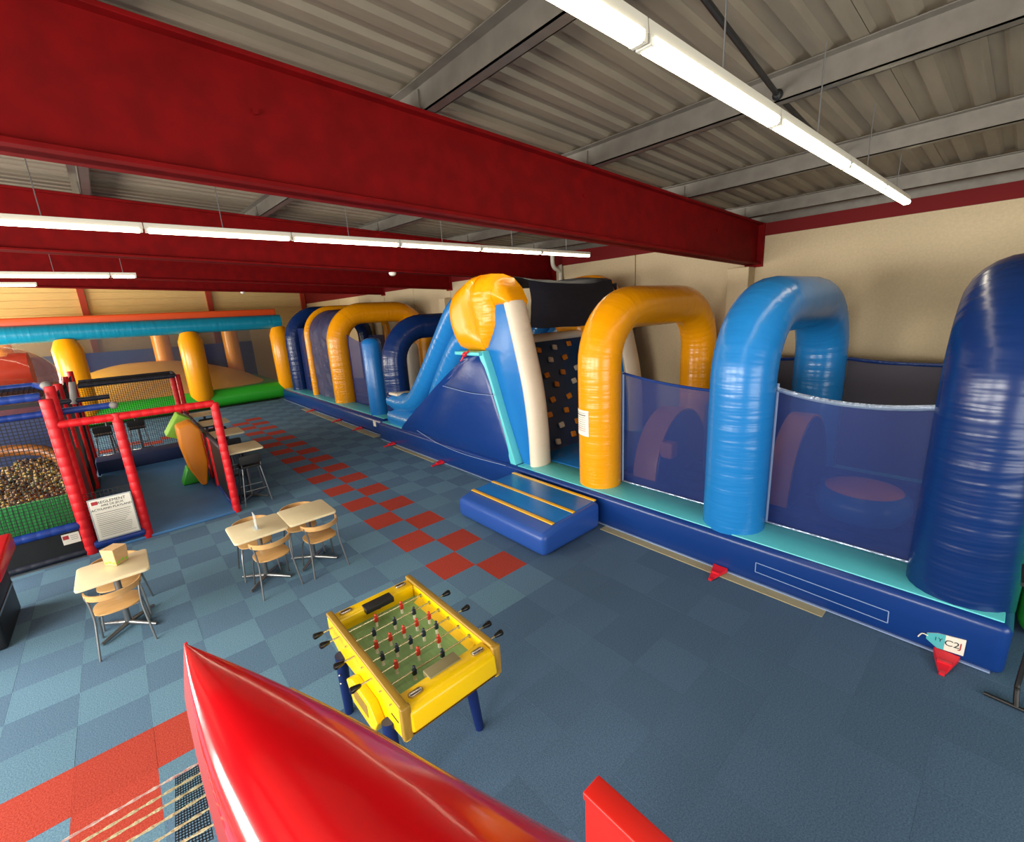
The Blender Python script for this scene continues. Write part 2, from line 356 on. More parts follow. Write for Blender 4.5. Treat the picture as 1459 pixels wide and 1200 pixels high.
# purlins
PX = (-7.4, -5.2, -3.0, -.8, 1.38, 3.6, 5.75)
def along(x0, x1, x, dz0, dz1):
    yy = (WF, -.36, WB); mb = MB()
    for a_, b_ in zip(yy, yy[1:]):
        vs = [(xx, y_, roofz(x, y_)+dz) for y_ in (a_, b_) for dz in (dz0, dz1) for xx in (x0, x1)]
        mb.add(vs, [(0, 1, 3, 2), (4, 6, 7, 5), (0, 4, 5, 1), (2, 3, 7, 6), (0, 2, 6, 4), (1, 5, 7, 3)])
    return mb
for n, x in enumerate(PX):
    z = roofz(x)
    lb = 'galvanised roof purlin, ' + ('first', 'second', 'third', 'fourth', 'fifth', 'sixth', 'seventh')[6-n] + ' out from the pale panel wall'
    p = thing('roof_purlin', (x, 8, z-.2), lb, 'purlin', 'galvanised purlins under the roof')
    part('web', along(x-.006, x+.006, x, -.2, -.002), 'purlin', p, smooth=False)
    part('flange', along(x-.006, x+.10, x, -.2, -.19), 'purlin', p, smooth=False); part('lip', along(x+.09, x+.10, x, -.2, -.16), 'purlin', p, smooth=False)
    part('flange', along(x-.09, x+.006, x, -.012, -.004), 'purlin', p, smooth=False)
    for y in BEAMS: part('cleat', MB().box((x-.02, y-.06, roofz(x, y)-.21), (x-.006, y+.06, roofz(x, y)-.03)), 'purlin', p, smooth=False)
for (a, b, lb) in (((-.75, -2.62, 4.98), (1.36, -2.40, 4.93), 'thin grey tie rod between purlins beside the strip light'), ((1.42, -2.40, 4.92), (3.58, -2.3, 4.84), 'thin grey tie rod between purlins nearer the pale wall')):
    t = thing('tie_rod', a, lb, 'rod', 'tie rods between purlins'); part('shaft', MB().tube([a, b], .020, 8), 'black', t); part('nut', MB().ball(b, .042, 8, 6), 'black', t)
# strip lights
def strip_light(x0, x1, y, z, lb):
    t = thing('strip_light', ((x0+x1)/2, y, z), lb, 'light', 'fluorescent strip lights')
    part('housing', MB().prism([(y-.036, z+.016), (y+.036, z+.016), (y+.030, z+.075), (y-.030, z+.075)], 'x', x0+.005, x1-.005), 'fixture', t, smooth=False)
    part('end_cap', MB().box((x0+.01, y-.036, z-.02), (x0+.04, y+.036, z+.016)), 'fixture', t, smooth=False)
    part('end_cap', MB().box((x1-.04, y-.036, z-.02), (x1-.01, y+.036, z+.016)), 'fixture', t, smooth=False)
    part('tube', MB().prism([(y-.042, z+.015), (y-.042, z-.005), (y-.025, z-.025), (y+.025, z-.025), (y+.042, z-.005), (y+.042, z+.015)], 'x', x0+.04, x1-.04), 'tube_on', t, smooth=False)
    part('chain', MB().tube([((x0+x1)/2, y, z+.075), ((x0+x1)/2, y, roofz((x0+x1)/2, y)-.004)], .005, 5), 'steel', t)
rows = [(-2.78, 4.40, [4.86, 3.40, 1.98, .31, -1.2, -2.75, -4.3], 'row above the foosball table'), (2.52, 4.40, [5.05, 3.55, 2.05, .48, -1.08, -2.6, -4.15, -5.7], 'row behind the deepest red beam'),
        (7.95, 4.40, [-2.45, -2.85, -4.4, -5.95, -7.5], 'row over the play frame'), (12.9, 4.62, [-4.2, -5.75, -7.3], 'row nearest the cream end wall')]
ords = ['first', 'second', 'third', 'fourth', 'fifth', 'sixth', 'seventh', 'eighth']
for y, z, xs, nm in rows:
    for k in range(len(xs)-1): strip_light(xs[k+1], xs[k], y, z, 'lit fluorescent tube, %s from the pale wall in the %s' % (ords[k], nm))
# drain pipe and detectors
single('drain_pipe', MB().tube(bez([(6.1, 4.6, 4.75), (6.1, 4.6, 4.5), (6.18, 4.6, 4.38), (6.36, 4.6, 4.3), (6.40, 4.6, 4.1), (6.40, 4.6, 0)], 5), .055, 12), 'pipe_white', 'white drain pipe running down the pale wall by a beam end', 'pipe')
for (x, y, z, lb) in ((1.6, 4.98, 4.17-.037*1.6+lift(4.98), 'small white smoke detector under the beam above the yellow arch'), (.9, 15.3, 4.17-.037*.9+lift(15.3), 'small white smoke detector under the beam before the end wall')):
    single('smoke_detector', MB().lathe([(.03, -.07), (.06, -.055), (.075, -.02), (.075, 0)], (x, y, z), 14), 'smoke_plastic', lb, 'detector', 'smoke detectors')
# ------------------------------------------------------------------ inflatable obstacle course, front module
ZP = .5
def arch(parent, name, y, x0, x1, r, ztop, m, rc=.85, zb=ZP-.06, label=None, flat=1.0):
    zc = ztop-r; P = []
    for k in range(9): P.append((x0, y, zb+(zc-rc-zb)*k/8))
    for k in range(1, 11): a = PI/2*k/10; P.append((x0+rc-rc*math.cos(a), y, zc-rc+rc*math.sin(a)))
    for k in range(1, 6): P.append((x0+rc+(x1-x0-2*rc)*k/5, y, zc))
    for k in range(1, 11): a = PI/2*k/10; P.append((x1-rc+rc*math.sin(a), y, zc-rc+rc*math.cos(a)))
    for k in range(1, 9): P.append((x1, y, zc-rc-(zc-rc-zb)*k/8))
    o = part(name, MB().tube(P, r, 24, flat=flat, up=(0, 1, 0)), m, parent)
    if label: o['label'] = label
    return o
def rib_floor(parent, x0, x1, y0, y1, z, m='inside_floor', name='bouncing_floor'):
    n = int((x1-x0)/.06)
    g = MB(); pts = [(x0+(x1-x0)*i/n, z+.05*abs(math.sin(PI*(x1-x0)/.42*i/n))) for i in range(n+1)]
    g.prism([(x0, z-.1)]+pts+[(x1, z-.1)], 'y', y0, y1)
    return part(name, g, m, parent)
def net(parent, name, m, fn, nu=16, nv=8, label=None, solid=.004):
    o = part(name, MB().grid(fn, nu, nv), m, parent, solid=solid)
    if label: o['label'] = label
    return o
def clip(parent, x, y):      # red ground anchor: plate with a folded strap
    mb = MB().add([(x, y-.09, .02), (x, y+.09, .02), (x-.26, y+.03, .012), (x-.26, y-.03, .012), (x, y-.09, .075), (x, y+.09, .075), (x-.20, y+.03, .03), (x-.20, y-.03, .03)],
                  [(3, 2, 1, 0), (4, 5, 6, 7), (0, 1, 5, 4), (1, 2, 6, 5), (2, 3, 7, 6), (3, 0, 4, 7)])
    mb.box((x-.16, y-.05, .03), (x-.13, y+.05, .062)); mb.box((x-.29, y-.02, .0), (x-.24, y+.02, .03))
    part('anchor_strap', mb, 'clip_red', parent, smooth=False, bevel=.004, bseg=1)

X0, X1 = 2.07, 6.05
c1 = thing('inflatable_obstacle_course', ((X0+X1)/2, 1.7, 0), 'navy inflatable obstacle course with blue and yellow arches and a climbing tower', 'inflatable')
part('base', MB().box((X0, -4.33, .004), (X1, 7.72, ZP)), 'v_navy', c1, bevel=.07, bseg=4)
part('bottom_seam', MB().box((X0-.006, -4.25, .012), (X0+.03, 7.65, .026)), 'seam', c1, smooth=False)
part('walkway', MB().box((X0+.065, -4.27, ZP-.05), (X0+.66, 1.95, ZP+.012)), 'v_turq', c1, bevel=.012, bseg=2)
part('walkway', MB().box((X0+.065, 5.6, ZP-.05), (X0+.66, 7.6, ZP+.012)), 'v_turq', c1, bevel=.012, bseg=2)
part('walkway', MB().box((X1-.66, -4.2, ZP-.05), (X1-.13, 1.95, ZP+.012)), 'v_turq', c1, bevel=.012, bseg=2)
rib_floor(c1, X0+.67, X1-.67, -4.1, .3, ZP)
part('landing', MB().box((X0+.67, .31, ZP-.05), (X1-.67, 2.1, ZP+.02)), 'v_blue', c1, bevel=.02)
a = arch(c1, 'arch', -3.95, 2.53, 5.6, .385, 3.60, 'w_navy', label='dark navy arch at the entrance end')
a = arch(c1, 'arch', -1.85, 2.47, 5.53, .36, 3.58, 'w_blue', label='bright blue arch')
a = arch(c1, 'arch', .30, 2.49, 5.70, .335, 3.62, 'w_yellow', label='golden yellow arch')
# safety nets between the arches
def front_net(y0, y1, zt0, zt1, x, sag):
    return lambda u, v: (x+.02*math.sin(u*9)*v, y0+(y1-y0)*u, ZP+.01+(zt0+(zt1-zt0)*u-sag*4*u*(1-u)-ZP)*v)
net(c1, 'side_net', 'net_navy', front_net(.02, -1.55, 2.30, 2.16, X0+.66, .04))
net(c1, 'side_net', 'net_navy', front_net(-2.16, -3.66, 2.25, 2.22, X0+.66, .09))
def hem(y0, y1, z0, z1, x, sag, m, r=.022):
    P = [(x, y0+(y1-y0)*k/14, z0+(z1-z0)*k/14-sag*4*(k/14)*(1-k/14)) for k in range(15)]
    return part('net_hem', MB().tube(P, r, 8), m, c1)
hem(.02, -1.55, 2.30, 2.16, X0+.65, .04, 'v_navy', .02); hem(-2.16, -3.66, 2.25, 2.22, X0+.65, .09, 'hem', .03)
for y0, y1 in ((.02, -1.55), (-2.16, -3.66)): hem(y0, y1, ZP+.03, ZP+.03, X0+.64, 0, 'hem', .014)
for y in (.02, -2.16, -3.66): part('net_edge', MB().tube([(X0+.65, y, ZP+.02), (X0+.65, y, 2.32)], .018, 8), 'seam', c1)
for y0, y1 in ((-.1, -1.5), (-2.2, -3.6)):
    net(c1, 'side_net', 'net_back', front_net(y0, y1, 2.30, 2.27, X1-.4, .04)); hem(y0, y1, 2.30, 2.27, X1-.4, .04, 'w_navy', .03)
# obstacles on the floor between the arches
def hump(y0, y1, xc, r, h):
    pts = [(xc+r*math.cos(PI*k/20), ZP+h*math.sin(PI*k/20)) for k in range(21)]
    o = part('hump', MB().prism(pts, 'y', y0, y1), 'v_navy', c1, bevel=.04, bseg=2); o['label'] = 'half round hurdle, navy faces and yellow rim'
    po = [(xc+(r+.03)*math.cos(PI*k/20), ZP+(h+.03)*math.sin(PI*k/20)) for k in range(21)]; pi_ = [(xc+(r-.0)*math.cos(PI*k/20), ZP+h*math.sin(PI*k/20)) for k in range(20, -1, -1)]
    mb = MB()
    for k in range(20):
        mb.add([(po[k][0], y0+.03, po[k][1]), (po[k+1][0], y0+.03, po[k+1][1]), (po[k+1][0], y1-.03, po[k+1][1]), (po[k][0], y1-.03, po[k][1])], [(0, 1, 2, 3)])
    s = part('rim', mb, 'v_yellow', o, solid=.03)
hump(-.45, .02, 3.85, .85, 1.05); hump(-2.25, -1.9, 4.1, .80, 1.15)
dr = part('drum', MB().lathe([(.30, 0), (.44, .06), (.50, .2), (.48, .33), (.40, .40)], (3.62, -2.95, ZP+.02), 28), 'v_blue', c1, angle=70); dr['label'] = 'low round blue drum with orange top'
part('drum_top', MB().lathe([(.43, .34), (.40, .405), (.25, .45), (.05, .47)], (3.62, -2.95, ZP+.02), 28), 'v_amber', dr, angle=70)
pb = part('bollard', MB().lathe([(.22, 0), (.28, .15), (.28, 1.2), (.2, 1.38), (.05, 1.42)], (3.9, -1.05, ZP), 24), 'v_blue', c1, angle=70)
part('band', MB().box((3.6, -1.12, ZP+.3), (3.64, -.95, ZP+1.1)), 'v_amber', pb, bevel=.015)
part('block', MB().box((3.1, -.62, ZP+.42), (3.3, -.40, ZP+.68)), 'v_amber', c1, bevel=.03)
# tower -------------------------------------------------
side = [(2.02, .40), (6.6, .40), (5.75, .45), (5.2, .58), (4.85, .85), (4.58, 1.2), (4.2, 1.68), (3.92, 2.05), (3.62, 2.36), (3.5, 2.56), (2.86, 2.56), (2.62, 2.05), (2.42, 1.5)]
def bulge(poly, x, depth, m, name, parent, sub=3, label=None, rad=.45):
    bm = bmesh.new(); off = origin(parent)
    P = poly[:]
    f = bm.faces.new([bm.verts.new((0, p[0], p[1])) for p in P]); bmesh.ops.triangulate(bm, faces=[f])
    bmesh.ops.subdivide_edges(bm, edges=bm.edges[:], cuts=2, use_grid_fill=True)
    for _ in range(sub-1):
        bmesh.ops.subdivide_edges(bm, edges=bm.edges[:], cuts=1, use_grid_fill=True); bmesh.ops.triangulate(bm, faces=bm.faces[:])
    def dist(y, z):
        d = 9
        for i in range(len(P)):
            a, b = Vector(P[i]), Vector(P[(i+1) % len(P)]); q = Vector((y, z)); t = max(0, min(1, (q-a).dot(b-a)/max(1e-9, (b-a).length_squared))); d = min(d, (q-(a+(b-a)*t)).length)
        return d
    for v in bm.verts:
        d = dist(v.co.y, v.co.z); v.co.x = -depth*math.sqrt(min(1, d/rad)*(2-min(1, d/rad)))
    bmesh.ops.smooth_vert(bm, verts=[v for v in bm.verts if not v.is_boundary], factor=.5, use_axis_x=True, use_axis_y=True, use_axis_z=True)
    bd = [e for e in bm.edges if e.is_boundary]
    r = bmesh.ops.extrude_edge_only(bm, edges=bd); nv = [g for g in r['geom'] if isinstance(g, bmesh.types.BMVert)]
    for v in nv: v.co.x = .30
    bmesh.ops.recalc_face_normals(bm, faces=bm.faces)
    for v in bm.verts: v.co += Vector((x, 0, 0))-off
    me = D.meshes.new(name); bm.to_mesh(me); bm.free()
    for p in me.polygons: p.use_smooth = True
    me.set_sharp_from_angle(angle=R(55))
    o = link(name, me, m, parent)
    if label: o['label'] = label
    return o
bulge(side, 2.17, .12, 'v_navy', 'side_panel', c1, label='tall navy side of the climbing tower')
part('side_seam', MB().tube(bez([(2.03, 2.36, 1.82), (2.005, 3.1, 1.80), (2.02, 4.1, 1.85)], 8), .006, 6), 'seam', c1)
part('side_seam', MB().tube(bez([(2.055, 2.2, .47), (2.05, 3.5, .42), (2.055, 4.6, .47), (2.06, 5.5, .62)], 8), .006, 6), 'seam', c1)
part('edge_strip', MB().prism([(2.0, .48), (2.14, .44), (2.50, 1.5), (2.70, 2.05), (2.95, 2.60), (2.80, 2.62), (2.58, 2.06), (2.38, 1.5)], 'x', 2.14, 2.36), 'v_turq', c1, bevel=.015)
part('edge_strip', MB().prism([(2.8, 2.53), (3.6, 2.53), (3.6, 2.6), (2.8, 2.6)], 'x', 2.05, 2.4), 'v_turq', c1, bevel=.015)
kn = part('knot', MB().ball((2.03, 3.22, 2.55), .05, 10, 6).tube([(2.03, 3.22, 2.55), (2.0, 3.05, 2.62)], .018, 6).tube([(2.03, 3.22, 2.55), (2.0, 3.32, 2.42)], .018, 6), 'clip_red', c1)
cs = part('climb_side', MB().prism([(1.98, .45), (1.66, .50), (1.66, 1.2), (1.76, 2.0), (2.02, 3.0), (2.16, 3.5), (2.7, 3.5), (3.0, 2.8), (2.5, 1.6)], 'x', 2.30, 2.62), 'v_blue', c1, bevel=.06, bseg=4)
def white_edge(x0, x1):
    pr = [(1.60, .50), (1.62, 1.2), (1.72, 2.0), (1.97, 3.0), (2.10, 3.48)]
    P = bez([((x0+x1)/2, y+.08, z) for y, z in pr], 5)
    part('climb_edge', MB().tube(P, (x1-x0)/2, 16, flat=.55, up=(1, 0, 0)), 'w_white', c1)
white_edge(2.24, 2.72); white_edge(5.35, 5.85)
part('climb_side', MB().prism([(1.98, .45), (1.66, .50), (1.76, 2.0), (2.16, 3.5), (2.9, 3.5), (3.0, 2.8), (2.5, 1.6)], 'x', 5.45, 5.8), 'v_blue', c1, bevel=.06)
part('cross_roll', MB().tube([(2.7, 2.98, 2.72), (5.4, 2.98, 2.72)], .10, 16), 'w_white', c1)
cw = part('climbing_wall', MB().add([(2.6, 2.0, .45), (5.5, 2.0, .45), (5.5, 2.95, 2.75), (2.6, 2.95, 2.75), (2.6, 3.3, .45), (5.5, 3.3, .45), (5.5, 3.3, 2.75), (2.6, 3.3, 2.75)],
    [(0, 1, 2, 3), (4, 5, 1, 0), (5, 6, 2, 1), (6, 7, 3, 2), (7, 4, 0, 3), (7, 6, 5, 4)]), 'v_climb', c1, smooth=False)
hm = {}
for c in ('v_white', 'v_amber'):
    hm[c] = MB().box((-.07, -.05, -.06), (.07, .0, .06)).mesh('hold', bevel=.022, bseg=2); hm[c].materials.append(M[c])
nrm = Vector((0, -2.3, .95)).normalized(); oc = origin(c1)
for rw in range(8):
    for q in range(5):
        x = 2.86+q*.52+(.26 if rw % 2 else 0)+random.uniform(-.04, .04); z = .68+rw*.26+random.uniform(-.03, .03)
        y = 2.0+.95*(z-.45)/2.3
        o = link('hold', hm['v_white' if (q+rw//2) % 4 == 1 else 'v_amber'], None, cw, (x-oc.x, y-oc.y-.005, z-oc.z)); o.rotation_euler = (-.39, random.uniform(-.25, .25), 0)
# tower domes and canopy
capL = [(3.60, 2.58), (3.80, 2.85), (3.92, 3.15), (3.93, 3.45), (3.80, 3.68), (3.60, 3.84), (3.25, 3.99), (2.95, 4.02), (3.06, 3.85), (3.10, 3.6), (3.03, 3.3), (2.92, 3.05), (2.86, 2.8), (2.90, 2.58)]
capR = [(2.90, 2.58), (2.86, 2.8), (2.92, 3.05), (3.03, 3.3), (3.10, 3.6), (3.06, 3.85), (2.95, 4.02), (2.70, 4.02), (2.40, 3.92), (2.20, 3.74), (2.06, 3.50), (2.10, 3.42), (2.50, 3.42), (2.52, 3.1), (2.64, 2.84), (2.82, 2.58)]
capR = [(y+(.16 if 2.7 < z < 3.95 and y > 2.75 else 0), z) for y, z in capR][::-1]
def cap(x, depth, label=None):
    d = bulge(capL, x, depth, 'v_yellow', 'tower_cap', c1, label=label, rad=.30)
    e = bulge(capR, x+.04, depth, 'cap_ribs', 'cap_lobe', c1, rad=.30)
    part('cap_back', MB().prism([(3.55, 2.6), (3.85, 3.2), (3.8, 3.6), (3.2, 3.95), (2.7, 3.98), (2.2, 3.7), (2.12, 3.45), (2.6, 3.4), (2.7, 2.7)], 'x', x+.02, x+.36), 'v_yellow', c1, bevel=.1, bseg=3)
cap(2.36, .26, 'golden egg shaped tower cap'); cap(5.3, .2)
def canopy(u, v):
    x = 2.72+2.5*u
    if v < .4: t = v/.4; y, z = 2.05-.05*math.sin(t*PI), 3.02+.86*t
    else: t = (v-.4)/.6; y, z = 2.05+1.9*t, 3.88+.10*math.sin(t*PI)
    n_ = noise.noise(Vector((x*1.5, v*7, 3)))
    return (x, y+.05*n_, z-.07*math.sin(u*PI)+.03*n_)
net(c1, 'canopy', 'net_dark', canopy, 24, 18, label='dark sagging net canopy between the tower caps')
net(c1, 'side_net', 'net_dark', lambda u, v: (5.45+.02*math.sin(9*v), 2.1+1.6*u, 2.6+1.2*v), 8, 6)
# slide side tubes on the far flank of the tower
for x in (2.47, 5.5):
    up_ = bez([(x, 7.32, 1.12), (x, 6.75, 1.10), (x, 6.15, 1.22), (x, 5.55, 1.72), (x, 4.7, 2.62), (x, 4.05, 3.30), (x, 3.7, 3.5)], 6)
    lo_ = bez([(x, 7.30, .68), (x, 6.6, .66), (x, 5.85, .70), (x, 5.2, 1.14), (x, 4.5, 2.0), (x, 3.85, 2.7), (x, 3.4, 2.9)], 6)
    u_ = part('slide_side', MB().tube(up_, .27, 18), 'w_blue', c1); part('slide_side', MB().tube(lo_, .30, 18), 'w_blue', c1)
    part('end_cap', MB().box((x-.24, 6.72, 1.30), (x+.24, 7.34, 1.38)), 'v_white', u_, bevel=.05)
part('slide', MB().prism([(7.3, .45), (6.2, .52), (5.4, .85), (4.2, 2.1), (3.3, 2.75), (3.3, .45)], 'x', 2.7, 5.3), 'v_white', c1, bevel=.03)
for y in (-3.97, -1.9, 4.48, 6.86): clip(c1, X0-.01, y)
# maker's tag on the side of the base
tg = part('tag', MB().prism([(-4.075, .09), (-3.90, .075), (-3.82, .13), (-3.82, .19), (-3.89, .225), (-4.075, .255)], 'x', X0-.012, X0-.004), 'paper', c1, smooth=False); tg['label'] = 'cream luggage tag shaped label reading C2J'
part('tag_tip', MB().prism([(-3.945, .079), (-3.90, .075), (-3.82, .13), (-3.82, .19), (-3.89, .225), (-3.945, .235)], 'x', X0-.0135, X0-.0118), 'ink_teal', tg, smooth=False)
part('tag_string', MB().tube(bez([(X0-.014, -3.83, .165), (X0-.014, -3.79, .17), (X0-.014, -3.765, .12)], 4), .005, 6), 'paper', tg)
lettering('C2', .085, 'ink', tg, (X0-.014, -3.992, .165), (0, -1, .12), (0, .0, 1)); lettering('J', .085, 'ink_red', tg, (X0-.014, -4.048, .172), (0, -1, .12), (0, 0, 1)); lettering('1Y', .055, 'ink', tg, (X0-.0145, -3.90, .165), (0, -1, .1), (0, 0, 1))
ol = MB(); q = [(-2.30, .285), (-3.53, .262), (-3.535, .135), (-2.30, .165)]
for k in range(4): ol.tube([(X0-.003, *q[k]), (X0-.003, *q[(k+1) % 4])], .005, 6)
part('patch_outline', ol, 'seam', c1)
sn = part('notice', MB().grid(lambda u, v: (2.49-(.340)*math.cos((u-.5)*.95-.35), .30-(.340)*math.sin((u-.5)*.95-.35)-.0, 1.36+.41*v), 8, 2), 'paper', c1, solid=.003); sn['label'] = 'small white printed notice on the yellow arch leg'
for k in range(9):
    z = 1.72-.035*k
    part('print_line', MB().grid(lambda u, v, z=z, k=k: (2.49-.3445*math.cos((u*.72-.38)*.95-.35), .30-.3445*math.sin((u*.72-.38)*.95-.35), z+(.012 if k == 1 else .006)*v), 8, 1), 'ink_red' if k > 6 else ('ink' if k == 1 else 'ink_grey'), sn)

# ------------------------------------------------------------------ rear module
X2 = 2.24
c2 = thing('inflatable_obstacle_course', (4.2, 12.8, 0), 'rear inflatable course section with a covered tunnel and a free standing blue post', 'inflatable')
part('base', MB().box((X2, 7.82, .004), (6.15, 17.75, ZP)), 'v_navy', c2, bevel=.12, bseg=4)
part('walkway', MB().box((X2+.12, 7.95, ZP-.05), (X2+.7, 17.6, ZP+.012)), 'v_turq', c2, bevel=.012)
part('bottom_seam', MB().box((X2-.006, 7.9, .012), (X2+.03, 17.7, .026)), 'seam', c2, smooth=False)
rib_floor(c2, X2+.72, 5.6, 7.95, 17.6, ZP)
def arch2(*a, **k): return arch(c2, *a, **k)
arch(c1, 'arch', 7.25, 2.55, 5.75, .33, 3.38, 'w_navy', rc=.95, label='dark navy arch behind the slide')
arch2('arch', 11.75, 2.78, 6.0, .36, 3.90, 'w_yellow', rc=1.0, label='golden yellow arch holding the tunnel cover')
arch2('arch', 14.45, 2.68, 6.0, .14, 3.92, 'w_yellow', rc=1.0, label='slim yellow arch closing the tunnel cover')
arch2('arch', 16.75, 2.78, 6.0, .33, 3.98, 'w_navy', rc=1.1, label='dark navy arch at the rear end')
def post(x, y, r, h, m): return part('post', MB().lathe([(r*.95, 0), (r, .1), (r, h-.16), (r*.85, h-.05), (r*.4, h), (.02, h+.01)], (x, y, ZP), 22), m, c2, angle=70)
post(2.62, 8.72, .28, 2.28, 'v_blue')['label'] = 'free standing bright blue post'
post(5.7, 9.6, .26, 2.5, 'v_blue'); post(5.6, 10.6, .26, 2.6, 'v_yellow'); post(4.2, 9.2, .2, 2.0, 'v_white')
def tunnel(u, v):
    y = 11.95+2.42*u
    if v < .4: x, z = 2.70, ZP+(2.86-ZP)*v/.4
    elif v < .72: t = (v-.4)/.32*PI/2; x, z = 2.70+.95-.95*math.cos(t), 2.86+.90*math.sin(t)
    else: x, z = 3.65+2.0*(v-.72)/.28, 3.76
    n_ = noise.noise(Vector((y*1.1, z*1.6+y*.8, x)))+.5*noise.noise(Vector((y*2.6, z*3.1-y, x)))
    e = math.sin(PI*u)**.5
    return (x+.13*n_*e, y, z+(.10*n_-.06)*e)
net(c2, 'tunnel_cover', 'cloth_navy', tunnel, 28, 44, label='wrinkled navy cloth cover')
net(c2, 'side_net', 'net_navy', lambda u, v: (2.98, 11.4-2.5*u, ZP+(2.35-.35*u-.1*math.sin(u*PI))*v), 12, 6)
net(c2, 'side_net', 'net_navy', lambda u, v: (2.98, 8.5-.6*u, ZP+1.9*v), 6, 6); net(c2, 'side_net', 'net_navy', lambda u, v: (2.9, 16.4-1.9*u, ZP+2.6*v), 8, 6)
net(c2, 'side_net', 'net_navy', lambda u, v: (6.0, 16.4-8.2*u, ZP+2.1*v), 12, 6)
lb_ = part('label_patch', MB().box((X2-.006, 8.25, .24), (X2, 8.42, .40)), 'paper', c2, smooth=False)
for y in (9.35, 11.1, 13.75): clip(c2, X2-.01, y)
# beige covering strips along the foot of the course
for a, b, lb in ((-3.03, -.12, 'beige floor strip along the front of the course near its entrance end'), (8.0, 14.6, 'beige floor strip along the rear section of the course')):
    single('floor_strip', MB().box((1.93 if a < 0 else 2.02, a, 0), (2.12 if a < 0 else 2.22, b, .012)), 'beige_strip', lb, 'strip', 'beige floor strips', smooth=False, bevel=.003, bseg=1)
single('floor_strip', MB().box((1.95, 4.7, 0), (2.06, 6.7, .012)), 'beige_strip', 'short beige floor strip at the foot of the climbing tower', 'strip', 'beige floor strips', smooth=False)

# step in front of the tower
st = thing('inflatable_step', (1.35, .9, 0), 'low blue inflatable step with yellow stripes before the tower entrance', 'inflatable')
part('cushion', MB().prism([(.72, .01), (1.98, .01), (1.98, .44), (1.0, .40), (.72, .34)], 'y', -.10, 1.92), 'w_step', st, bevel=.09, bseg=5)
part('tread', MB().prism([(1.0, .38), (1.97, .42), (1.97, .452), (1.0, .412)], 'y', -.02, 1.84), 'v_blue', st, bevel=.012)
for x in (1.0, 1.44, 1.93): part('stripe', MB().prism([(x-.03, .40+(x-1)*.041), (x+.03, .403+(x-1)*.041), (x+.03, .422+(x-1)*.041), (x-.03, .419+(x-1)*.041)], 'y', -.03, 1.85), 'v_stripe', st, bevel=.006)

# ------------------------------------------------------------------ big bouncy enclosure at the rear
bc = thing('bouncy_enclosure', (-2.8, 21, 0), 'large bouncy enclosure with green base, yellow columns and teal top tube', 'inflatable')
BX0, BX1, BY0, BY1 = -8.6, 2.15, 18.25, 24.6
part('base_tube', MB().tube([(BX0, BY0+.3, .38), (BX1+.6, BY0+.3, .38)], .37, 20), 'v_green', bc)
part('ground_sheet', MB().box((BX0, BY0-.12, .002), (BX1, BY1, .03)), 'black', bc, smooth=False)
part('base', MB().box((BX0, BY0+.3, .03), (BX1+.5, BY1, .7)), 'v_green', bc, bevel=.1)
for x in (-8.0, -4.28, -.66, 2.72): part('column', MB().tube([(x, BY0+.28, .30), (x, BY0+.12, .62), (x, BY0+.2, 2.0), (x, BY0+.2, 2.85), (x, BY0+.28, 3.15)], [.30, .41, .42, .42, .30], 22), 'v_yellow', bc)
part('top_tube', MB().tube([(BX0, BY0+.3, 3.44), (BX1+.7, BY0+.3, 3.44)], .30, 20), 'w_teal', bc)
part('top_tube', MB().tube([(BX0, BY1-.2, 3.85), (BX1+.7, BY1-.2, 3.85)], .22, 20), 'v_orange', bc)['label'] = 'orange rear top tube'
part('roof_strip', MB().box((BX0, BY0+.35, 3.66), (BX1+.6, BY0+.8, 4.0)), 'v_orange', bc, bevel=.05)
part('mound', MB().grid(lambda u, v: (BX0+.2+(BX1-BX0+.1)*u, BY0+.55+(BY1-BY0-.9)*v, .6+1.35*math.sin(PI*min(1, max(0, (u-.18)/.82)))**.8*math.sin(PI*v*.62)**1.2+.04*noise.noise(Vector((u*9, v*9, 0)))), 30, 20), 'v_mound', bc, solid=.02)
for x in (-6.5, -1.26, 1.65): part('column', MB().tube([(x, 23.6, .6), (x, 23.6, 3.7)], .36, 18), 'v_yellow', bc)
net(bc, 'side_net', 'net_grey', lambda u, v: (BX0+(BX1-BX0+.5)*u, BY0+.3, .72+2.45*v), 20, 4)
part('rear_wall', MB().box((BX0, BY1-.35, .6), (BX1+.6, BY1-.3, 2.5)), 'v_navy', bc, smooth=False); net(bc, 'side_net', 'net_grey', lambda u, v: (BX0+(BX1-BX0+.6)*u, BY1-.33, 2.5+1.3*v), 12, 4)
# green inflatable seen beyond the entrance end of the course
gi = thing('inflatable_slide', (4.4, -6.2, 0), 'dark green inflatable standing beyond the navy entrance arch', 'inflatable')
part('body', MB().box((2.85, -7.3, .01), (5.9, -4.37, 1.0)), 'v_green', gi, bevel=.16, bseg=4); part('side_wall', MB().box((2.9, -7.2, .9), (3.3, -4.5, 1.5)), 'v_green', gi, bevel=.14, bseg=4)
# black metal stand by the course corner
sd = thing('metal_stand', (1.95, -4.6, 0), 'thin black metal stand on the carpet by the course corner', 'stand')
part('foot', MB().tube([(1.75, -4.23, .02), (1.70, -4.95, .02)], .016, 8), 'black', sd); part('foot', MB().tube([(2.1, -4.62, .02), (1.5, -4.6, .02)], .016, 8), 'black', sd)
part('upright', MB().tube(bez([(1.735, -4.41, .02), (1.80, -4.40, .12), (1.84, -4.40, .25), (1.84, -4.42, 1.1)], 5), .018, 8), 'black', sd)
part('plate', MB().box((1.66, -4.58, 1.1), (2.02, -4.28, 1.13)), 'black', sd, smooth=False)
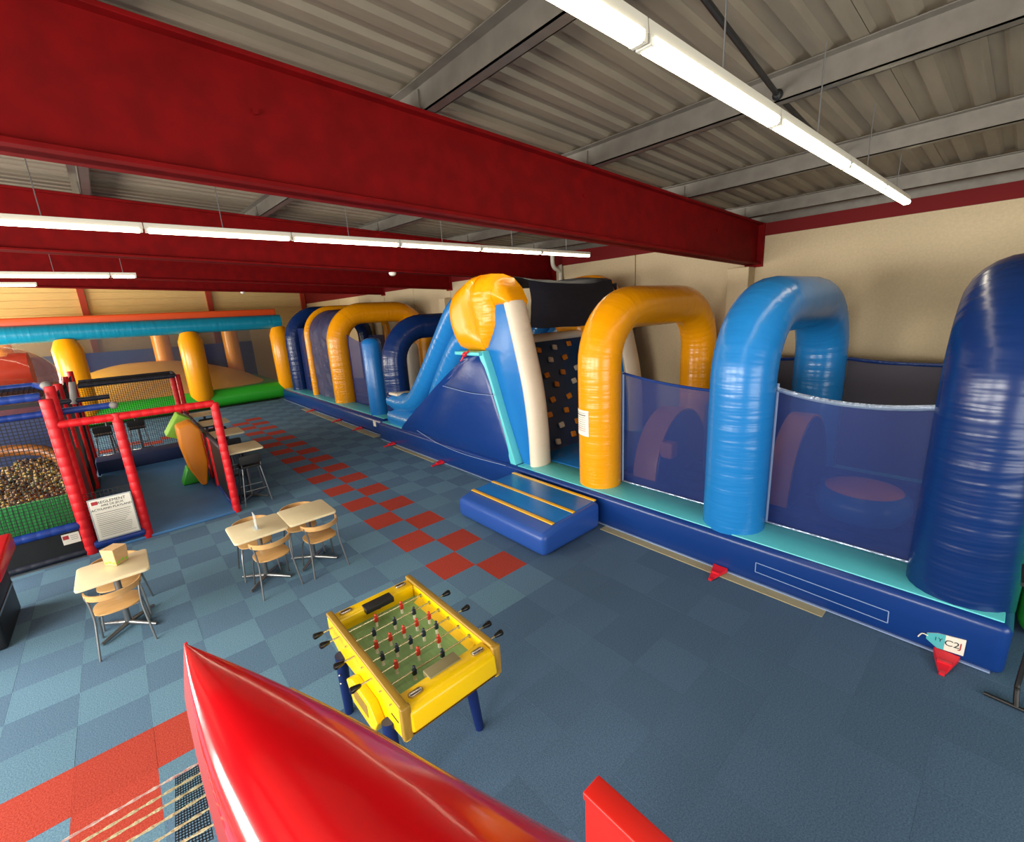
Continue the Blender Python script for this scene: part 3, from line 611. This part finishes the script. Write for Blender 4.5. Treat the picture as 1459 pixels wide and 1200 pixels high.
# ------------------------------------------------------------------ cafe tables and chairs
def rrect(x0, x1, y0, y1, r, n=5):
    P = []
    for cx, cy, a0 in ((x1-r, y1-r, 0), (x0+r, y1-r, 90), (x0+r, y0+r, 180), (x1-r, y0+r, 270)):
        for k in range(n+1): a = R(a0+90*k/n); P.append((cx+r*math.cos(a), cy+r*math.sin(a)))
    return P
def make_table(h, w, label, group, d=None):
    d = d or w; t = thing('cafe_table' if h < .9 else 'high_table', (0, 0, 0), label, 'table', group)
    part('table_top', MB().prism(rrect(-w/2, w/2, -d/2, d/2, .05), 'z', h-.03, h), 'top_cream', t, bevel=.006, bseg=2)
    part('pedestal', MB().tube([(0, 0, .03), (0, 0, h-.03)], .032, 14), 'steel', t)
    part('top_plate', MB().box((-.12, -.12, h-.045), (.12, .12, h-.03)), 'black', t, smooth=False)
    for a in (45, 135):
        c, s = math.cos(R(a))*.34, math.sin(R(a))*.34
        part('foot_bar', MB().tube([(-c, -s, .022), (0, 0, .05), (c, s, .022)], [.018, .03, .018], 10, flat=.9), 'steel', t)
    return t
def make_chair(label, group):
    t = thing('wooden_chair', (0, 0, 0), label, 'chair', group)
    seat = MB(); sp = []
    for k in range(28):
        a = 2*PI*k/28; e = .72; c, s = math.cos(a), math.sin(a)
        sp.append((.205*math.copysign(abs(c)**e, c), .20*math.copysign(abs(s)**e, s)+.01))
    seat.prism(sp, 'z', .445, .462); part('seat', seat, 'wood_chair', t, bevel=.005, bseg=2)
    part('seat_rail', MB().tube([(-.17, -.13, .435), (.17, -.13, .435)], .010, 8).tube([(-.17, .14, .435), (.17, .14, .435)], .010, 8), 'steel', t)
    def band(u, v):
        a = R(-180+180*u); r = .245
        return (r*math.cos(a)*.98, -.03+r*math.sin(a), .645+.062*v+.004*math.sin(PI*u))
    part('backrest', MB().grid(band, 26, 1), 'wood_chair', t, solid=.014)
    for sx in (-1, 1):
        part('leg', MB().tube(bez([(sx*.235, -.26, .0), (sx*.205, -.19, .30), (sx*.195, -.16, .44), (sx*.205, -.135, .60), (sx*.225, -.115, .68)], 4), .011, 8), 'steel', t)
        part('leg', MB().tube(bez([(sx*.215, .22, .0), (sx*.195, .17, .30), (sx*.17, .12, .42), (sx*.12, .04, .437)], 4), .011, 8), 'steel', t)
    return t
t1 = make_table(.75, .63, 'square cream cafe table with a paper bag on it', 'square cafe tables'); t1.location = (-3.6, 2.45, 0)
t2 = copy_tree(t1); t2.location = (-2.16, 2.32, 0); t2['label'] = 'square cream cafe table with a clear menu holder on it'
t3 = copy_tree(t1); t3.location = (-1.53, 2.33, 0); t3['label'] = 'bare square cream cafe table pushed against the one with the menu holder'
ch = make_chair('curved wooden chair drawn out at the paper bag table, back to the foosball table', 'curved wooden cafe chairs'); ch.location = (-3.62, 2.17, 0)
for loc, rz, lb in (((-3.60, 2.74, 0), 180, 'curved wooden chair tucked under the paper bag table on the play frame side'), ((-2.10, 2.05, 0), 0, 'curved wooden chair tucked under the menu holder table on the foosball side'),
                    ((-2.17, 2.62, 0), 180, 'curved wooden chair behind the menu holder table on the play frame side'), ((-1.48, 2.06, 0), 0, 'curved wooden chair tucked under the bare cafe table on the foosball side'),
                    ((-1.56, 2.63, 0), 180, 'curved wooden chair behind the bare cafe table on the play frame side')):
    c = copy_tree(ch); c.location = loc; c.rotation_euler = (0, 0, R(rz+random.uniform(-4, 4))); c['label'] = lb
bg = thing('paper_bag', (-3.56, 2.58, .75), 'brown paper bag with green leaf print standing on a cafe table', 'bag')
bw = []
for z_, h_ in ((.752, .075), (.95, .085)):
    for k in range(4): a_ = R(42+45+90*k); bw.append((-3.56+h_*1.414*math.cos(a_), 2.58+h_*1.414*math.sin(a_), z_))
part('bag_body', MB().add(bw, [(3, 2, 1, 0), (4, 5, 6, 7), (0, 1, 5, 4), (1, 2, 6, 5), (2, 3, 7, 6), (3, 0, 4, 7)]), 'paper_bag', bg, smooth=False, bevel=.004, bseg=1)
for fa in (42+180+90, 42+180):      # leaves printed low on the two faces towards the hall
    n_ = Vector((math.cos(R(fa)), math.sin(R(fa)), 0)); t_ = Vector((-n_.y, n_.x, 0))
    for k in range(3):
        c_ = Vector((-3.56, 2.58, 0))+n_*.0785+t_*(.05*(k-1))+Vector((0, 0, .785+.012*(k % 2)))
        part('leaf_print', MB().grid(lambda u, v: c_+t_*(.045*(u-.5)*math.sin(PI*v)+.01*(v-.5))+Vector((0, 0, .035*(v-.5))), 4, 4), 'v_lime', bg, solid=.001)
mh = thing('menu_holder', (-2.17, 2.3, .75), 'clear upright acrylic menu holder on a cafe table', 'menu holder')
part('base', MB().box((-2.20, 2.22, .751), (-2.14, 2.38, .757)), 'acrylic', mh, smooth=False); part('sheet', MB().box((-2.173, 2.23, .757), (-2.167, 2.37, .96)), 'acrylic', mh, smooth=False)

# high tables and black stools along the low play fence
def make_stool(label, group):
    t = thing('bar_stool', (0, 0, 0), label, 'stool', group)
    part('seat', MB().prism(rrect(-.19, .19, -.18, .18, .05), 'z', .72, .76), 'black', t, bevel=.012)
    part('backrest', MB().prism(rrect(-.19, .19, .80, .97, .04), 'y', -.20, -.175), 'black', t, bevel=.006)
    part('back_frame', MB().tube([(-.16, -.18, .74), (-.16, -.19, .9)], .01, 8).tube([(.16, -.18, .74), (.16, -.19, .9)], .01, 8), 'steel', t)
    for sx in (-1, 1):
        for sy in (-1, 1): part('leg', MB().tube([(sx*.15, sy*.14, .72), (sx*.23, sy*.22, 0)], .012, 8), 'steel', t)
    part('footrest', MB().tube([(-.20, -.19, .28), (.20, -.19, .28), (.20, .19, .28), (-.20, .19, .28), (-.20, -.19, .28)], .009, 8), 'steel', t)
    return t
hl = ['closest to the cafe tables', 'second along the low play fence', 'third along the low play fence', 'closest to the bouncy enclosure']
ht = make_table(1.05, .60, 'high cream table, '+hl[0], 'high tables along the play fence', .72); ht.location = (-1.60, 5.77, 0)
stl = make_stool('black bar stool at the high table '+hl[0], 'black bar stools'); stl.location = (-1.58, 5.52, 0)
for y, lb in ((7.53, hl[1]), (9.13, hl[2]), (10.70, hl[3])):
    c = copy_tree(ht); c.location = (-1.57, y, 0); c['label'] = 'high cream table, '+lb
    c = copy_tree(stl); c.location = (-1.58, y-.25, 0); c['label'] = 'black bar stool at the high table, '+lb
for (x, y, lb) in ((-3.62, 12.35, 'high cream table behind the play frame, by a black stool'), (-3.0, 12.4, 'high cream table behind the play frame, on the course side'), (-5.1, 12.0, 'high cream table behind the ball pit')):
    c = copy_tree(ht); c.location = (x, y, 0); c['label'] = lb
for (x, y, lb) in ((-3.72, 11.86, 'black bar stool behind the play frame on the ball pit side'), (-3.02, 12.08, 'black bar stool behind the play frame on the course side')):
    c = copy_tree(stl); c.location = (x, y, 0); c['label'] = lb

# ------------------------------------------------------------------ foosball table
FX0, FX1, FY0, FY1, FT = -2.20, -1.40, -1.74, -.40, .90
fb = thing('foosball_table', ((FX0+FX1)/2, (FY0+FY1)/2, 0), 'yellow foosball table with navy legs and green pitch', 'game table')
fcx = (FX0+FX1)/2
for x, sgn in ((FX0, -1), (FX1, 1)):
    xa, xb = sorted((x, x-sgn*.045))
    poly = [(FY0+.02, FT-.02), (FY1-.0, FT-.02), (FY1, FT-.2), (FY1-.25, .60), (-.92, .62), (-1.02, .46), (-1.28, .44), (-1.42, .58), (FY0+.24, .60), (FY0, FT-.26)]
    sp = part('side_panel', MB().prism(poly, 'x', xa, xb), 'foos_yellow', fb, bevel=.01, bseg=2)
    part('rail', MB().box((xa-.004, FY0+.01, FT-.02), (xb+.004, FY1, FT+.014)), 'wood_rail', fb, bevel=.010, bseg=3)
    part('rail_end', MB().box((xa-.014, FY0-.012, FT-.24), (xb+.014, FY0+.03, FT+.014)), 'wood_rail', fb, bevel=.012)
    bx = x+sgn*.03
    part('ball_tray', MB().prism([(-1.36, .47), (-1.0, .47), (-.9, .62), (-1.02, .70), (-1.34, .70), (-1.44, .60)], 'x', min(x, x+sgn*.07), max(x, x+sgn*.07)), 'foos_yellow', fb, bevel=.012)
    part('tray_slot', MB().prism([(-1.30, .56), (-1.06, .56), (-1.02, .62), (-1.06, .66), (-1.30, .66)], 'x', min(x+sgn*.066, x+sgn*.074), max(x+sgn*.066, x+sgn*.074)), 'wood_rail', fb, smooth=False)
    part('score_slot', MB().box((min(x, x+sgn*.003), -1.66, .74), (max(x, x+sgn*.003), -1.56, .75)), 'black', fb, smooth=False)
def fend(y, s):      # box at each end, s = outward direction
    P = [(y-s*.15, .62), (y-s*.15, FT-.012), (y-s*.03, FT-.012), (y+s*.02, FT-.05), (y+s*.035, FT-.19), (y-s*.08, .62)]
    e = part('end_box', MB().prism(P, 'x', FX0+.045, FX1-.045), 'foos_yellow', fb, bevel=.018, bseg=3)
    part('underside', MB().prism([(y-s*.15, .60), (y-s*.08, .60), (y+s*.03, FT-.205), (y-s*.08, .62), (y-s*.15, .62)], 'x', FX0+.05, FX1-.05), 'wood_rail', e, smooth=False)
    yc = y-s*.075
    for x in (fcx-.26, fcx+.26):
        part('ashtray', MB().prism(rrect(x-.055, x+.055, yc-.03, yc+.03, .028), 'z', FT-.02, FT-.006), 'wood_rail', e, bevel=.003)
        part('ashtray_insert', MB().prism(rrect(x-.046, x+.046, yc-.018, yc+.018, .016), 'z', FT-.01, FT-.002), 'chrome', e, bevel=.002)
    ya, yb = sorted((y-s*.20, y-s*.10))
    part('goal_tray', MB().box((fcx-.13, ya, FT-.05), (fcx+.13, yb, FT-.002)), 'tray_grey' if s < 0 else 'black', e, bevel=.004)
fend(FY0, -1); fend(FY1, 1)
part('pitch', MB().box((FX0+.045, FY0+.13, .755), (FX1-.045, FY1-.13, .77)), 'field', fb, smooth=False)
part('belly', MB().box((FX0+.05, FY0+.25, .60), (FX1-.05, FY1-.25, .75)), 'foos_yellow', fb, smooth=False)
for x, s in ((FX0+.045, 1), (FX1-.045, -1)): part('pitch_edge', MB().prism([(x, .77), (x+s*.06, .772), (x, .80)], 'y', FY0+.24, FY1-.24), 'foos_yellow', fb, smooth=False)
def fig(m):
    b = MB().box((-.016, -.012, -.035), (.016, .012, .012)).ball((0, 0, .03), .013, 8, 6).box((-.010, -.009, -.075), (.010, .009, -.033)).box((-.012, -.016, -.095), (.012, .010, -.072))
    me = b.mesh('player', bevel=.004, bseg=1); me.materials.append(M[m]); me.materials.append(M['paper']); me.materials.append(M['black'])
    for p in me.polygons:
        if -.074 < p.center.z < -.036: p.material_index = 1
        elif p.center.z < -.07: p.material_index = 2
    return me
FG = {'r': fig('player_red'), 'd': fig('player_navy')}
rods = [('r', 1), ('r', 2), ('d', 3), ('r', 5), ('d', 5), ('r', 3), ('d', 2), ('d', 1)]
fo_ = origin(fb)
for k, (tm_, n) in enumerate(rods):
    y = FY1-.14-k*.150; s = -1 if tm_ == 'r' else 1
    xs_, xe = (FX0-.12, FX1+.02) if s < 0 else (FX0-.02, FX1+.12)
    sh_ = random.uniform(-.03, .03)
    rd = part('rod', MB().tube([(xs_, y, .845), (xe, y, .845)], .0075, 10), 'rod', fb)
    hx = xs_ if s < 0 else xe
    part('handle', MB().lathe([(.012, -.035), (.017, -.02), (.025, .025), (.022, .04), (.008, .046)], (hx+s*.0, y, .845), 12, 'x') if s > 0 else MB().lathe([(.008, -.046), (.022, -.04), (.025, -.025), (.017, .02), (.012, .035)], (hx, y, .845), 12, 'x'), 'black_gloss', rd)
    for x in (FX0+.05, FX1-.05): part('bushing', MB().lathe([(.018, -.008), (.018, .008)], (x, y, .845), 10, 'x'), 'chrome', rd)
    gap = {1: 0, 2: .24, 3: .185, 5: .12}[n]
    for q in range(n):
        x = fcx+(q-(n-1)/2)*gap+sh_
        link('player', FG[tm_], None, rd, (x-fo_.x, y-fo_.y, .845-fo_.z))
for (x, y, dx, dy) in ((FX0-.015, FY0+.22, -.02, -.10), (FX1-.12, FY0+.30, .05, -.06), (FX0-.015, FY1-.27, .02, .10), (FX1-.12, FY1-.26, .05, .06)):
    lg = part('leg', MB().tube([(x, y, .66), (x+dx*.5, y+dy*.5, .34), (x+dx, y+dy, .0)], [.048, .045, .036], 14), 'foos_navy', fb)
    part('bolt', MB().ball((x+dx*.3-.045, y-.02, .42), .010, 8, 6).ball((x+dx*.3-.045, y-.02, .5), .010, 8, 6), 'chrome', lg)

# ------------------------------------------------------------------ soft play frame
pf = thing('soft_play_frame', (-3.6, 8.2, 0), 'soft play frame of red and blue padded bars with nets and a blue mat', 'play frame')
def padded(path, r, m, parent=pf, step=.14, name='padded_bar'):
    P = [Vector(p) for p in path]; out = []; rr = []
    for a, b in zip(P, P[1:]):
        n = max(2, int((b-a).length/step))
        for k in range(n):
            t0 = k/n
            for dt, f in ((0, .94), (.08, 1.0), (.92, 1.0)): out.append(a+(b-a)*(t0+dt/n)); rr.append(r*f)
    out.append(P[-1]); rr.append(r*.9)
    return part(name, MB().tube(out, rr, 12), m, parent, angle=60)
FRY, BKY = 5.2, 11.0
for (x, y, h, r) in ((-3.97, FRY, 2.46, .075), (-3.92, FRY+.25, 2.62, .065), (-3.27, FRY, 2.12, .065), (-1.97, FRY, 2.06, .065), (-2.05, BKY, 2.15, .06), (-1.92, BKY+.1, 2.15, .06), (-3.97, 7.4, 2.5, .06), (-3.97, 9.2, 2.5, .06), (-3.97, BKY, 2.5, .06), (-5.5, BKY, 2.5, .06), (-5.7, FRY, 2.46, .07)):
    padded([(x, y, 0), (x, y, h)], r, 'foam_red', name='padded_post')
padded([(-3.95, FRY, 2.07), (-1.97, FRY, 2.05)], .06, 'foam_red')
padded([(-5.7, FRY+.1, 2.50), (-4.02, FRY+.1, 2.50)], .06, 'foam_blue'); padded([(-5.7, FRY+.7, 2.62), (-4.1, FRY+.7, 2.62), (-3.95, FRY+.3, 2.60)], .05, 'foam_blue')
padded([(-5.7, FRY+.3, 2.22), (-4.0, FRY+.3, 2.22)], .05, 'foam_blue'); padded([(-3.9, FRY+.3, 2.22), (-3.27, FRY+.3, 2.22)], .05, 'foam_blue'); padded([(-3.9, FRY+.9, 2.3), (-3.3, FRY+.9, 2.3)], .04, 'foam_dark')
padded([(-3.9, 10.9, 2.14), (-2.0, 10.9, 2.14)], .055, 'foam_dark'); padded([(-3.9, 11.6, 2.18), (-2.0, 11.6, 2.18), (-2.0, BKY, 2.15)], .05, 'foam_dark')
part('joint', MB().ball((-3.95, FRY+.28, 2.63), .065, 10, 8), 'foam_grey', pf); part('joint', MB().tube([(-3.75, FRY+.9, 2.25), (-3.7, FRY+.9, 2.6)], .045, 10), 'foam_grey', pf); part('joint', MB().ball((-3.27, FRY+.25, 2.22), .058, 10, 8), 'foam_grey', pf)
padded([(-5.7, FRY, .50), (-4.02, FRY, .50)], .065, 'foam_blue'); padded([(-5.7, FRY, .06), (-4.02, FRY, .06)], .05, 'foam_dark'); padded([(-3.92, FRY-.02, .13), (-3.3, FRY-.02, .13)], .065, 'foam_blue')
part('foot_strip', MB().box((-5.7, FRY-.09, 0), (-4.05, FRY-.06, .02)), 'steel', pf, smooth=False)
part('floor_mat', MB().box((-3.9, FRY-.05, 0), (-2.0, 10.3, .045)), 'mat_blue', pf, bevel=.012)
part('step_block', MB().box((-3.95, 10.32, 0), (-2.0, 11.0, .34)), 'mat_navy', pf, bevel=.02)
part('kick_panel', MB().box((-5.65, FRY-.01, .1), (-4.05, FRY+.01, .46)), 'black', pf, smooth=False)
def netting(fn, nu, nv, m, r=.004, name='net', parent=pf):     # knotted net: strands in two directions
    mb = MB()
    for i in range(nu+1): mb.tube([fn(i/nu, k/6) for k in range(7)], r, 3, caps=False)
    for j in range(nv+1): mb.tube([fn(k/6, j/nv) for k in range(7)], r, 3, caps=False)
    return part(name, mb, m, parent, smooth=False)
netting(lambda u, v: (-5.65+1.65*u, FRY+.02, .55+1.65*v), 34, 34, 'net_line', .006)
netting(lambda u, v: (-3.9+.6*u, FRY+.02, .2+.75*v), 12, 14, 'net_line')
netting(lambda u, v: (-3.9+1.85*u, 11.0, .36+1.75*v), 40, 38, 'net_line', .005)
netting(lambda u, v: (-3.97, FRY+.3+5.4*u, .1+2.3*v), 90, 40, 'net_line', .005)
netting(lambda u, v: (-5.6+1.6*u, FRY+.1+.6*v, 2.50+.12*v), 30, 12, 'net_line', .006)
netting(lambda u, v: (-3.9+1.9*u, 10.9+.7*v, 2.14+.04*v), 36, 14, 'net_line', .008)
part('inner_panel', MB().prism([(FRY+.12, .45), (FRY+.16, .45), (FRY+.40, .92), (FRY+.36, .92)], 'x', -5.65, -4.05), 'pit_green', pf, smooth=False)
netting(lambda u, v: (-5.65+1.6*u, FRY+.10+.24*v, .47+.45*v), 30, 9, 'net_green', .006)
part('side_padding', MB().box((-4.06, FRY+.35, 0), (-3.93, 7.2, 1.35)), 'hood_dark', pf, bevel=.03)
part('rear_panel', MB().box((-5.65, 10.2, .0), (-4.0, 10.3, 2.1)), 'mat_navy', pf, smooth=False)
part('upper_deck', MB().box((-5.65, FRY+.75, 2.30), (-4.0, 10.1, 2.36)), 'black', pf, smooth=False)
part('pit_beam', MB().tube(bez([(-5.6, 8.9, 1.20), (-5.0, 8.8, 1.22), (-4.5, 8.6, 1.12), (-4.2, 8.4, .8)], 5), .11, 14), 'slide_orange', pf)
part('pit_floor', MB().box((-5.65, FRY+.45, .02), (-4.1, 10.2, .60)), 'mat_navy', pf, smooth=False)
bl = MB(); cols = []
for k in range(2200):
    x, y = random.uniform(-5.6, -4.16), FRY+.5+4.3*random.random()**1.3; z = .63+random.uniform(0, .10)+.05*math.sin(x*5+y*2)
    n0 = len(bl.f); bl.ball((x, y, z), .036, 6, 4); cols += [int(random.choices(range(4), (5, 4, 3, 2))[0])]*(len(bl.f)-n0)
me = D.meshes.new('pit_balls'); me.from_pydata([tuple(v) for v in bl.v], [], bl.f)
for c in 'abcd': me.materials.append(M['ball_'+c])
for p, c in zip(me.polygons, cols): p.material_index = c; p.use_smooth = True
bo = D.objects.new('pit_balls', me); COL.objects.link(bo); tag(bo, 'many small ochre, brown and green plastic balls filling the netted pit', 'balls', kind='stuff')
# low fence towards the high tables
padded([(-1.97, FRY+.2, 1.17), (-1.97, BKY, 1.10)], .045, 'foam_dark'); padded([(-1.97, FRY+.2, .06), (-1.97, BKY, .06)], .04, 'foam_blue')
for y in (6.9, 7.6): padded([(-1.97, y, .06), (-1.97, y, 1.14)], .055, 'foam_red', name='padded_post')
part('fence_panel', MB().box((-1.985, FRY+.1, .1), (-1.955, BKY-.2, 1.1)), 'black', pf, smooth=False)
# soft shapes leaning on the fence
od = [(6.95+.62*math.cos(2*PI*k/24)*.55, .80+.60*math.sin(2*PI*k/24)) for k in range(24)]
single('foam_disc', MB().prism([(-2.46, 1.42), (-2.20, 1.50), (-2.07, 1.30), (-2.06, .60), (-2.16, .10), (-2.26, .12), (-2.40, .50), (-2.46, .95)], 'y', 7.0, 7.5), 'v_amber', 'orange padded soft play block leaning on the low fence', 'foam block', bevel=.05)
single('foam_wedge', MB().add([(-2.62, 8.0, 1.10), (-2.35, 8.0, .95), (-2.1, 8.0, 1.38), (-2.32, 8.0, 1.55), (-2.62, 8.5, 1.10), (-2.35, 8.5, .95), (-2.1, 8.5, 1.38), (-2.32, 8.5, 1.55)],
    [(3, 2, 1, 0), (4, 5, 6, 7), (0, 1, 5, 4), (1, 2, 6, 5), (2, 3, 7, 6), (3, 0, 4, 7)]).box((-2.24, 8.1, .05), (-2.08, 8.4, 1.25)), 'v_lime', 'tall lime green padded block with a tilted head by the low fence', 'foam block', bevel=.03)
single('foam_wedge', MB().prism([(-2.55, .05), (-2.06, .05), (-2.06, .22), (-2.40, .42)], 'y', 7.55, 7.95), 'v_green', 'small green padded wedge on the blue mat', 'foam block', bevel=.03)
# signs
sg = thing('rules_sign', (-3.6, 5.1, .2), 'white rules sheet headed REGLEMENT hung between two red padded posts', 'sign')
sy = FRY-.095
part('sheet', MB().box((-3.845, sy-.004, .205), (-3.36, sy, .85)), 'paper', sg, smooth=False)
part('sleeve', MB().box((-3.865, sy, .185), (-3.345, sy+.006, .87)), 'acrylic', sg, smooth=False)
lettering('REGLEMENT', .062, 'ink', sg, (-3.59, sy-.005, .80), (1, 0, 0), (0, 0, 1)); lettering('AIRE DE JEUX', .045, 'ink', sg, (-3.59, sy-.005, .745), (1, 0, 0), (0, 0, 1)); lettering("ACTI'LAND PLAYLAND", .047, 'ink', sg, (-3.603, sy-.005, .69), (1, 0, 0), (0, 0, 1))
part('logo', MB().box((-3.825, sy-.0055, .775), (-3.755, sy-.004, .83)), 'ink_red', sg, smooth=False)
for k in range(13):
    wd = random.uniform(.32, .43); part('print_line', MB().box((-3.81, sy-.0055, .62-.031*k), (-3.81+wd, sy-.004, .62-.031*k+(.009 if k in (0, 6) else .006))), 'ink_grey', sg, smooth=False)
s2 = thing('small_sign', (-4.13, 5.1, .25), 'small white notice with red mark on the dark kick panel under the ball pit', 'sign')
part('sheet', MB().box((-4.245, FRY-.02, .25), (-4.05, FRY-.0105, .415)), 'paper', s2, smooth=False); part('logo', MB().box((-4.235, FRY-.022, .33), (-4.17, FRY-.02, .39)), 'ink_red', s2, smooth=False)
for k in range(3): part('print_line', MB().box((-4.15, FRY-.022, .37-.03*k), (-4.07, FRY-.02, .376-.03*k)), 'ink_grey', s2, smooth=False)
# bubble dome and red tunnel behind the ball pit
part('tunnel', MB().tube([(-7.0, 8.7, 2.72), (-4.45, 8.7, 2.72)], .30, 24), 'slide_red', pf); part('collar', MB().tube([(-4.6, 8.7, 2.72), (-4.35, 8.7, 2.72)], .34, 24), 'slide_red', pf)
part('dome', MB().ball((-4.95, 8.3, 2.55), (1.02, .9, .70), 28, 16), 'dome_clear', pf, angle=80)
# red topped cabinet at the left
cb = thing('ride_cabinet', (-4.95, 3.4, 0), 'black cabinet with a bright red top by the ball pit', 'cabinet')
part('body', MB().box((-5.4, 2.95, 0), (-4.62, 3.95, .78)), 'black', cb, bevel=.04); part('top', MB().prism([(2.9, .78), (4.0, .78), (4.0, 1.0), (3.0, .93)], 'x', -5.42, -4.50), 'v_red', cb, bevel=.03); part('band', MB().box((-4.63, 3.0, .38), (-4.612, 3.9, .41)), 'steel', cb, smooth=False)

# ------------------------------------------------------------------ foreground
hd = thing('red_hood', (-2.9, -2.95, 0), 'big glossy red curved hood of the play tower with yellow piping', 'slide hood')
Lp = [(262, 917, 1.80), (270, 975, 1.66), (285, 1045, 1.54), (304, 1120, 1.43), (328, 1200, 1.33), (375, 1340, 1.18)]
Rp = [(264, 917, 1.80), (372, 962, 1.72), (505, 1027, 1.64), (650, 1112, 1.55), (800, 1200, 1.47), (1040, 1340, 1.33)]
Ls_ = bez([at_depth(*p) for p in Lp], 6); Rs_ = bez([at_depth(*p) for p in Rp], 6)
nh = len(Ls_)-1
def hood(u, v):
    k = min(nh, max(0, round(u*nh))); l, r = Ls_[k], Rs_[k]; m = (l+r)/2; ww = (r-l).length
    ax = (r-l).normalized() if ww > 1e-6 else Vector((1, 0, 0)); up = (CAM-m).normalized(); up = (up-ax*up.dot(ax)).normalized(); up = (up+Vector((0, 0, .35))).normalized()
    a = PI*(1-v)
    return m+ax*(ww/2*math.cos(a))+up*(ww*.30*math.sin(a)**.8)
part('shell', MB().grid(hood, nh, 24), 'hood_red', hd, solid=.012, angle=70)
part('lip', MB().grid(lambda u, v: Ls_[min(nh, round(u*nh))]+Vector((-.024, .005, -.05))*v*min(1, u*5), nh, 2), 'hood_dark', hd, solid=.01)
part('piping', MB().tube([Rs_[k]+Vector((0, 0, .002)) for k in range(8, nh+1)], .004, 8), 'pipe_yellow', hd)
pm = (Ls_[nh-2]+Rs_[nh-2])/2
part('post', MB().tube([(pm.x, pm.y, 0), (pm.x, pm.y, pm.z+.1)], .07, 14), 'foam_red', hd)
rb = thing('rope_barrier', (-4.0, -2.5, 0), 'net of cream ropes and dark mesh beside the red hood', 'net')
ZR = 1.75
rl = [((350, 1200), (1128, 750)), ((470, 1200), (1150, 800)), ((590, 1200), (1160, 862)), ((730, 1200), (1175, 928)), ((885, 1200), (1185, 1010)), ((1040, 1200), (1195, 1110))]
for k, (a, b) in enumerate(rl):
    A = at_z(a[0]/4, 900+a[1]/4, ZR); B = at_z(b[0]/4+6, 900+b[1]/4-3, ZR); A = A+(A-B)*(2.2 if k < 5 else 4)
    n = int((B-A).length/.016); P = [A+(B-A)*t/n for t in range(n+1)]
    part('rope', MB().tube(P, [.0042+.0014*math.sin(t*1.9) for t in range(n+1)], 6), 'rope_pink' if k == 0 else 'rope_cream', rb)
q0, q1, q2, q3 = [at_z(u/4, 900+v/4, ZR-.02) for u, v in ((1000, 830), (1140, 745), (1215, 1180), (1000, 1280))]
netting(lambda u, v: (q0*(1-u)+q1*u)*(1-v)+(q3*(1-u)+q2*u)*v, 11, 30, 'rope_black', .0018, 'mesh', rb)
part('post', MB().tube([(-4.9, -2.6, 0), (-4.9, -2.6, 1.8)], .05, 12), 'foam_red', rb)
pd = thing('padded_wall', (-1.75, -3.4, 0), 'bright red vinyl padded wall end standing on the dark carpet', 'padding')
part('core', MB().prism([(-2.90, .01), (-2.905, .97), (-4.2, .97), (-4.2, .01)], 'x', -1.812, -1.695), 'pad_red', pd, bevel=.012); part('cap', MB().box((-1.818, -4.2, .955), (-1.688, -2.897, 1.0)), 'pad_red', pd, bevel=.01)
